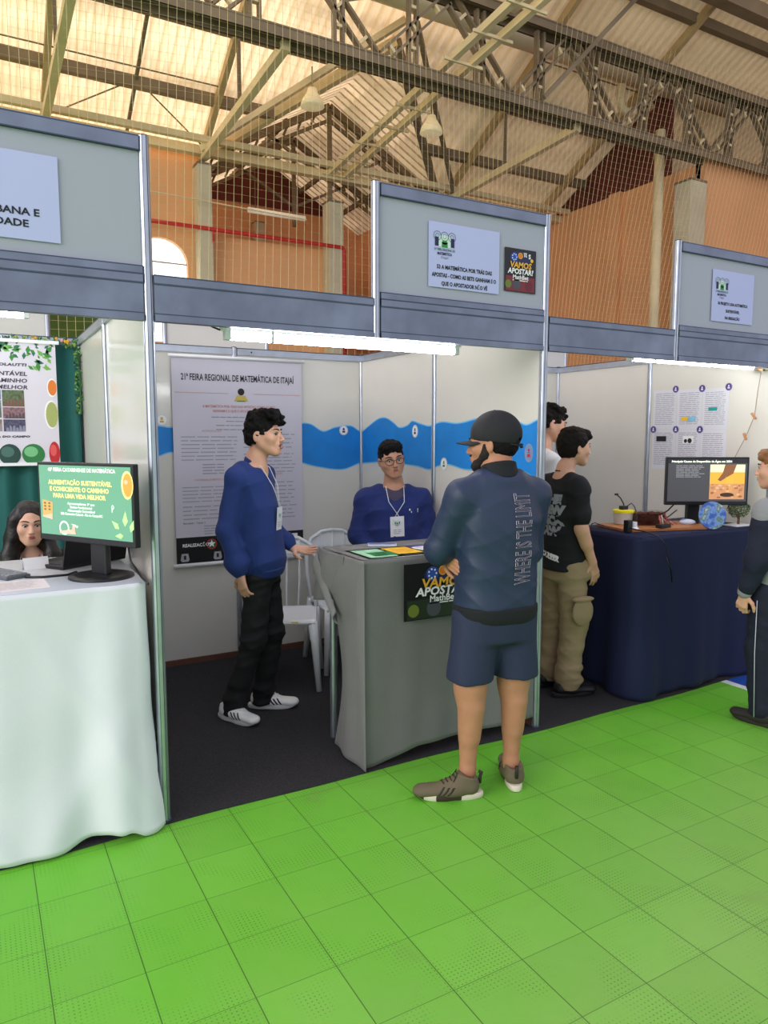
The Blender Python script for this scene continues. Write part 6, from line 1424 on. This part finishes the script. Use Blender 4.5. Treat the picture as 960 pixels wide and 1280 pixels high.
B.mesh('beard', .0035, mat('beard_hair', '#1d1613', .85, bump=.5, bscale=300), P3, curls(.0012, 260, 3), 0)

# ---------------------------------------------------------------- 4 boy in a black tee
SK4 = skin('skin_fair', '#dba78c')
P4 = person('boy in a black printed T-shirt and khaki cargo trousers with a hand in his pocket', 2.485, .36, -8)
H = Head((.0, .055, 1.50), rotm(-4, -2, 0), .93)
B = SDF(); H.sdf(B, (0, -.01, 1.36), .046)
B.loft([(.80, 0, 0, .12, .08), (1.1, 0, 0, .12, .085), (1.27, 0, -.01, .12, .075), (1.34, 0, -.01, .08, .05)], .03); B.cone((0, -.01, 1.32), (0, -.01, 1.38), .062, .046, .03)
rs, re, rw = (.160, -.02, 1.275), (.185, -.015, 1.03), (.165, .085, .825); ls, le, lw = (-.155, -.02, 1.275), (-.19, .02, 1.03), (-.15, .16, .88)
B.chain([rs, re, rw], [.043, .036, .025]); B.chain([ls, le, lw], [.043, .036, .025]); B.cone(re, np.array(re)*.55+np.array(rw)*.45, .036, .035, .02)
hand(B, rw, (-.1, .35, -1), (-1, 0, 0), .3, -1, .92); hand(B, lw, (.1, .4, -1), (1, 0, 0), .3, 1, .92)
for q in (-1, 1): B.chain([(q*.08, 0, .80), (q*.085, .01, .43), (q*.085, -.01, .08)], [.075, .052, .036])
B.mesh('body', .0045, SK4, P4, None, 1); H.face(P4)
B = SDF(); B.loft([(.765, 0, .005, .160, .136), (.85, 0, .005, .158, .132), (1.05, 0, -.005, .150, .118), (1.2, 0, -.012, .155, .112), (1.27, 0, -.015, .145, .09), (1.325, 0, -.015, .085, .065)], .03, p=2.3)
for s_, e_ in ((rs, re), (ls, le)): s_, e_ = map(np.array, (s_, e_)); B.cone(s_*np.array([.5, 1, 1])+np.array([0, 0, .035]), s_, .05, .058, .04); B.cone(s_, s_+(e_-s_)*.72, .062, .062, .03)
B.cone((0, -.01, 1.46), (0, -.005, 1.335), .053, .053, .008, 's'); TS4 = B.mesh('t_shirt', .005, mat('black_cotton', '#0f1016', .85), P4, wrinkles(.004, 24, 21), 1)
WP = mat('grey_white_print', '#8f9399', .7); r = random.Random(8)
yy = 0.; allv = []; allf = []
for i, s_ in enumerate(('THE', 'NEW', 'MCA', 'AW')):
    vs, fs = textverts(s_, .07, .006, 'CENTER', .9); b0 = len(allv); allv += [(v_[0]*1.1, v_[1]*1.0+.19-.063*i, 0) for v_ in vs]; allf += [tuple(q+b0 for q in f_) for f_ in fs]
project(None, TS4, (.03, -.2, .985), (1, 0, 0), Z, allv, allf, WP, 'back_print', P4)
vs, fs = textverts('CAREER', .042, .004, 'CENTER', shear=.2); vs = [(v_[0], v_[1]-v_[0]*.18, 0) for v_ in vs]; project(None, TS4, (.045, -.2, .845), (1, .35, 0), Z, vs, fs, WHITE, 'hem_print', P4)
m_ = MB(); m_.tube([(.05*math.cos(a), -.01+.052*math.sin(a), 1.352+.01*math.sin(-a)) for a in np.linspace(0, 2*PI, 17)], .007, 8, SK4 and mat('black_cotton', '#0f1016'), caps=False); m_.build('collar', None, P4, smooth=True)
KH = mat('khaki_twill', '#9c8766', .85, bump=.15, bscale=200)
B = SDF(); B.loft([(.70, 0, .0, .135, .118), (.80, 0, 0, .140, .120), (.86, 0, 0, .13, .11)], .02)
for q in (-1, 1): B.chain([(q*.078, 0, .78), (q*.092, .02, .45), (q*.095, -.02, .14), (q*.095, -.015, .06)], [.092, .084, .074, .072], .03); B.ell((q*.095, .0, .10), (.082, .085, .035), .02); B.ell((q*.095, .0, .18), (.080, .082, .03), .02)
B.ell((.150, .065, .78), (.020, .045, .07), .02)
B.plane((0, 0, .045), (0, 0, -1)); TR4 = B.mesh('cargo_trousers', .005, KH, P4, wrinkles(.0045, 26, 23), 1)
B = SDF(); B.ell((.186, .01, .54), (.022, .075, .09), .01); B.ell((.186, .01, .615), (.027, .08, .02), .008); B.mesh('cargo_pocket', .005, KH, P4, wrinkles(.002, 30, 2))
for q in (-1, 1): shoe(P4, (q*.095, -.065, .007), -q*.12, .28, mat('black_shoe', '#16161a', .35), mat('black_rubber', '#101012', .6), None, None, mat('black_lace', '#222226', .6))
fr = [((x, .075+.0*abs(x), .070), (.026, .022, .022)) for x in (-.045, -.02, .01, .04)]
hair_cap(H, 'hair', P4, HBR, .012, bumps=fr+[((0, -.02, .10), (.07, .08, .035)), ((0, .05, .095), (.062, .055, .03)), ((0, -.085, .03), (.06, .035, .07)), ((-.07, .0, .05), (.02, .05, .045)), ((.07, .0, .05), (.02, .05, .045))], back=-.085, amp=.0022, f=150, seed=9, side=.003)

# ---------------------------------------------------------------- 5 taller youth in a white tee
P5 = person('taller youth in a white T-shirt half hidden behind the boy in black', 2.73, .84, -20)
H = Head((.0, .05, 1.65), rotm(-8, -12, 0), .97)
B = SDF(); H.sdf(B, (0, -.01, 1.49), .052)
B.loft([(.88, 0, 0, .13, .09), (1.2, 0, 0, .13, .09), (1.4, 0, -.01, .13, .08), (1.47, 0, -.01, .09, .055)], .03); B.cone((0, -.01, 1.44), (0, -.01, 1.5), .07, .052, .03)
rs, re, rw = (.175, -.02, 1.40), (.205, -.05, 1.12), (.20, .03, .88); ls, le, lw = (-.175, -.02, 1.40), (-.21, -.02, 1.12), (-.2, .06, .88)
B.chain([rs, re, rw], [.046, .038, .026]); B.chain([ls, le, lw], [.046, .038, .026]); hand(B, rw, (0, .2, -1), (-1, 0, 0), .4, -1); hand(B, lw, (0, .2, -1), (1, 0, 0), .4, 1)
for q in (-1, 1): B.chain([(q*.085, 0, .88), (q*.09, .01, .47), (q*.09, -.01, .08)], [.078, .055, .038])
B.mesh('body', .0055, SK4, P5, None, 1); H.face(P5)
WT = mat('white_cotton', '#dfe0e2', .85)
B = SDF(); B.loft([(.84, 0, .0, .16, .125), (1.0, 0, 0, .16, .12), (1.3, 0, -.01, .17, .115), (1.40, 0, -.015, .15, .09), (1.455, 0, -.015, .09, .065)], .03)
for s_, e_ in ((rs, re), (ls, le)): s_, e_ = map(np.array, (s_, e_)); B.cone(s_*np.array([.5, 1, 1])+np.array([0, 0, .035]), s_, .055, .063, .04); B.cone(s_, s_+(e_-s_)*.8, .068, .066, .03)
B.cone((0, -.01, 1.58), (0, -.005, 1.465), .058, .058, .008, 's'); TS5 = B.mesh('t_shirt', .006, WT, P5, wrinkles(.004, 22, 31), 1)
vs, fs = textverts('G*', .09, 0., 'CENTER', outline=.0012); project(None, TS5, (.10, -.2, 1.27), (1, 0, 0), Z, vs, fs, GREY, 'back_print', P5)
B = SDF(); B.loft([(.76, 0, 0, .145, .12), (.93, 0, 0, .14, .11)], .02)
for q in (-1, 1): B.chain([(q*.08, 0, .85), (q*.09, .01, .47), (q*.09, -.01, .09)], [.10, .085, .075], .03)
B.plane((0, 0, .05), (0, 0, -1)); B.mesh('trousers', .007, mat('grey_denim', '#76808c', .85, var=.15, vscale=18), P5, wrinkles(.005, 26, 33), 1)
for q in (-1, 1): shoe(P5, (q*.09, -.065, .007), -q*.12, .285, WS, WSO, None, None, WS)
r = random.Random(14); bumps = [((r.uniform(-.06, .06), r.uniform(-.085, .085), r.uniform(.085, .118)), r.uniform(.018, .026)) for _ in range(30)]+[((r.uniform(-.045, .045), r.uniform(.075, .095), r.uniform(.055, .08)), .018) for _ in range(8)]
hair_cap(H, 'hair', P5, HBR, .012, bumps=bumps, back=-.05, amp=.0045, f=120, seed=12, side=.004)

# ---------------------------------------------------------------- 6 boy at the right edge
P6 = person('boy in a grey and navy jacket at the right edge facing the navy table', 3.165, -.555, 96)
H = Head((.03, .04, 1.39), rotm(12, 0, 0), .93)
B = SDF(); H.sdf(B, (0, -.01, 1.25), .046)
B.loft([(.75, 0, 0, .12, .08), (1.0, 0, 0, .12, .085), (1.17, 0, -.01, .12, .075), (1.23, 0, -.01, .08, .05)], .03); B.cone((0, -.01, 1.21), (0, -.01, 1.27), .062, .046, .03)
rs, re, rw = (.165, -.01, 1.17), (.20, .0, .93), (.19, .06, .72); ls, le, lw = (-.165, -.01, 1.17), (-.215, -.01, .93), (-.215, .055, .735)
B.chain([rs, re, rw], [.043, .036, .025]); B.chain([ls, le, lw], [.043, .036, .025]); hand(B, lw, (.05, .2, -1), (1, .1, 0), .75, 1, .9); hand(B, rw, (0, .2, -1), (-1, 0, 0), .6, -1, .9)
for q in (-1, 1): B.chain([(q*.08, 0, .75), (q*.085, .01, .41), (q*.085, -.01, .08)], [.075, .052, .036])
B.mesh('body', .0045, SK4, P6, None, 1); H.face(P6, brow='light_brow')
NVJ = mat('dark_navy_fleece', '#131a2e', .85); GRJ = mat('heather_grey_fleece', '#8f9092', .9, bump=.2, bscale=300)
B = SDF(); B.loft([(.74, 0, .0, .155, .128), (.85, 0, 0, .165, .132), (1.05, 0, -.005, .165, .125), (1.16, 0, -.012, .15, .10), (1.225, 0, -.015, .095, .075)], .03)
for s_ in (rs, ls): s_ = np.array(s_); B.cone(s_*np.array([.4, 1, 1])+np.array([0, 0, .04]), s_*np.array([.9, 1, 1])+np.array([0, 0, .01]), .055, .062, .04)
B.ell((0, -.075, 1.225), (.105, .065, .055), .03); B.cone(rs, np.array(rs)+(np.array(re)-np.array(rs))*.2, .070, .068, .03); B.cone(ls, np.array(ls)+(np.array(le)-np.array(ls))*.2, .070, .068, .03); B.cone((0, -.01, 1.36), (0, -.0, 1.24), .055, .055, .01, 's'); B.mesh('jacket', .005, GRJ, P6, wrinkles(.004, 22, 41), 1)
for s_, e_, w_, q in ((rs, re, rw, 1), (ls, le, lw, -1)):
    s_, e_, w_ = map(np.array, (s_, e_, w_)); B = SDF(); B.cone(s_+(e_-s_)*.22, e_, .070, .066, .03); B.cone(e_, e_+(w_-e_)*.84, .068, .050, .03); B.mesh('sleeve', .005, NVJ, P6, wrinkles(.005, 26, 43), 1)
    B = SDF(); B.cone(e_+(w_-e_)*.84, e_+(w_-e_)*.97, .040, .037, .01); B.mesh('cuff', .004, GRJ, P6)
m_ = MB(); m_.tube([(-.148, .075, .93), (-.158, .055, .84)], .006, 6, BLACK); m_.build('pocket_trim', None, P6, smooth=True)
B = SDF(); B.loft([(.68, 0, 0, .135, .115), (.78, 0, 0, .13, .105)], .02)
for q in (-1, 1): B.chain([(q*.08, 0, .74), (q*.09, .01, .41), (q*.09, -.01, .09)], [.098, .082, .072], .03)
B.plane((0, 0, .045), (0, 0, -1)); TR6 = B.mesh('trousers', .006, mat('navy_track_cloth', '#11172b', .8), P6, wrinkles(.004, 26, 45), 1)
m_ = MB(); m_.tube([(-.186, .0, .70), (-.183, .0, .41), (-.174, -.01, .06)], .0022, 6, mat('piping_white', '#c9ccd4', .6)); m_.build('side_piping', None, P6, smooth=True)
for q in (-1, 1): shoe(P6, (q*.09, -.07, .0), -q*.1, .28, mat('dark_canvas', '#26221f', .75), mat('dark_sole', '#2c2622', .7), None, None, mat('grey_lace', '#a8a8a8', .7))
hair_cap(H, 'hair', P6, mat('light_brown_hair', '#8a5a34', .6, bump=.5, bscale=160), .01, bumps=[((0, .05, .09), (.062, .055, .03)), ((0, -.085, .03), (.06, .035, .07))]+fr, back=-.07, amp=.002, f=140, seed=19, side=.002)

# ---------------------------------------------------------------- 7 seated girl
SK7 = skin('skin_olive', '#d6a88e')
P7 = person('long-haired girl in black seated behind the white table at the left edge', -.375, 1.13, -97)
H = Head((-.0, .05, 1.135), rotm(8, -3, 0), .90, .98, .97)
B = SDF(); H.sdf(B, (0, -.01, 1.0), .043)
B.loft([(.46, 0, 0, .14, .10), (.75, 0, 0, .12, .085), (.92, 0, -.01, .12, .07), (.98, 0, -.01, .08, .05)], .03); B.cone((0, -.01, .97), (0, -.01, 1.01), .058, .043, .03)
rs, re, rw = (.15, -.01, .93), (.20, .04, .70), (.10, .22, .66); ls, le, lw = (-.15, -.01, .93), (-.20, .04, .70), (-.10, .22, .66)
B.chain([rs, re, rw], [.040, .034, .023]); B.chain([ls, le, lw], [.040, .034, .023]); hand(B, rw, (-.6, .8, 0), (0, 0, -1), .3, -1, .88); hand(B, lw, (.6, .8, 0), (0, 0, -1), .3, 1, .88)
for q in (-1, 1): B.chain([(q*.09, .02, .52), (q*.10, .40, .50), (q*.10, .38, .09)], [.080, .058, .036]); B.cone((q*.1, .38, .08), (q*.1, .50, .035), .034, .026, .02)
B.mesh('body', .0048, SK7, P7, None, 1); H.face(P7, brow='dark_hair', lips=mat('lip_berry', '#9c4c4a', .4))
B = SDF(); B.loft([(.50, 0, .0, .15, .115), (.72, 0, 0, .135, .105), (.88, 0, 0, .15, .10), (.93, 0, -.01, .14, .085), (.975, 0, -.012, .09, .062)], .03)
for s_, e_, w_ in ((rs, re, rw), (ls, le, lw)): s_, e_, w_ = map(np.array, (s_, e_, w_)); B.cone(s_*np.array([.5, 1, 1])+np.array([0, 0, .035]), s_, .048, .055, .04); B.chain([s_, e_, e_+(w_-e_)*.9], [.056, .048, .034], .03)
B.cone((0, -.0, 1.1), (0, .01, .965), .054, .056, .01, 's'); B.mesh('blouse', .005, mat('black_blouse', '#121214', .8), P7, wrinkles(.003, 26, 51), 1)
B = SDF(); B.loft([(.455, 0, 0, .155, .12), (.55, 0, 0, .15, .115)], .02)
for q in (-1, 1): B.chain([(q*.09, .02, .52), (q*.10, .40, .505), (q*.10, .38, .1)], [.095, .075, .055], .03)
B.mesh('trousers', .007, BT, P7)
for q in (-1, 1): shoe(P7, (q*.1, .33, .007), 0, .255, mat('black_shoe', '#16161a', .35), mat('black_rubber', '#101012', .6))
def ex7(B, H):
    pass
B = SDF(); R_ = H.R
B.ell(H.p(0, -.018, .034), (.074, .090, .088), .01, 'u', R_)
for q, o1 in ((-1, 0), (1, .006)):
    B.chain([H.p(q*.05, .035, .085), H.p(q*.078, .02, .03), H.p(q*.082, .012, -.05), (q*.098, .06, .98), (q*.10, .095, .88), (q*.085, .115, .78)], [.018, .022, .028, .036, .034, .018], .03)
    B.chain([H.p(q*.06, -.03, .02), H.p(q*.07, -.04, -.08), (q*.10, -.06, .93), (q*.08, -.09, .80)], [.04, .045, .05, .03], .04)
B.chain([H.p(0, -.06, .03), H.p(0, -.07, -.08), (0, -.10, .90), (0, -.11, .78)], [.05, .055, .06, .03], .04)
B.ell(H.p(0, .105, -.035), np.array([.055, .085, .105]), .006, 's', R_); B.ell(H.p(0, .06, -.10), np.array([.042, .07, .05]), .006, 's', R_)
B.mesh('long_hair', .0045, mat('dark_brown_long_hair', '#1b1314', .45, bump=.3, bscale=90), P7, curls(.0022, 70, 7), 1)
badge(P7, [(-.045, -.01, 1.0), (-.05, .06, .965), (-.035, .11, .9)], [(.045, -.01, 1.0), (.05, .06, .965), (.035, .11, .9)], (.0, .125, .83), (.08, .11), (-1, 0, 0), (0, .05, 1))
m_ = MB(); m_.tube([(-.04, .03, .985), (-.02, .085, .95), (0, .102, .93), (.02, .085, .95), (.04, .03, .985)], .0012, 5, mat('silver_chain', '#c8c8cc', .3, 1.)); m_.ball((0, .106, .922), .006, mat('silver_chain', '#c8c8cc', .3, 1.), 8); m_.build('necklace', None, P7, smooth=True)
# ================================================================ LIGHT AND CAMERA
wd = bpy.data.worlds.new('sky'); SC.world = wd; wd.use_nodes = True; nt = wd.node_tree; bg = nt.nodes['Background']
bg.inputs[0].default_value = (.86, .87, 1.0, 1); bg.inputs[1].default_value = .88
def area(name, loc, rot, sx, sy, power, col=(1, 1, 1)):
    l = bpy.data.lights.new(name, 'AREA'); l.shape = 'RECTANGLE'; l.size = sx; l.size_y = sy; l.energy = power; l.color = col
    o = bpy.data.objects.new(name, l); o.location = loc; o.rotation_euler = rot; COL.objects.link(o); return o
# area light standing in for unseen windows on the left, and warm sun
def aim(o, t): o.rotation_euler = (Vector(t)-o.location).to_track_quat('-Z', 'Y').to_euler()
l = area('hall_side_windows', (-9, -3.0, 4.6), (0, 0, 0), 7, 4, 640, (1.0, .93, .93)); aim(l, (2.2, 0, .6))
sun = bpy.data.lights.new('sun', 'SUN'); sun.energy = 9.0; sun.angle = math.radians(3); sun.color = (1, .96, .9)
so = bpy.data.objects.new('sun', sun); so.rotation_euler = (math.radians(-48), math.radians(-10), 0); so.location = (0, -6, 8); COL.objects.link(so)
cam = bpy.data.cameras.new('camera'); cam.sensor_fit = 'VERTICAL'; cam.sensor_height = 36; cam.lens = 908.15/1280*36; cam.clip_start = .05; cam.clip_end = 200
co_ = bpy.data.objects.new('camera', cam); co_.location = (-.6083, -2.9013, 1.571); co_.rotation_euler = (PI/2-.10471, -.000256, -.513424); COL.objects.link(co_)
SC.camera = co_
vs_ = SC.view_settings; vs_.view_transform = 'Standard'; vs_.look = 'None'; vs_.gamma = 1; vs_.use_curve_mapping = False; vs_.exposure = .1
SC.cycles.max_bounces = 6; SC.cycles.diffuse_bounces = 4; SC.cycles.glossy_bounces = 3; SC.cycles.transmission_bounces = 4
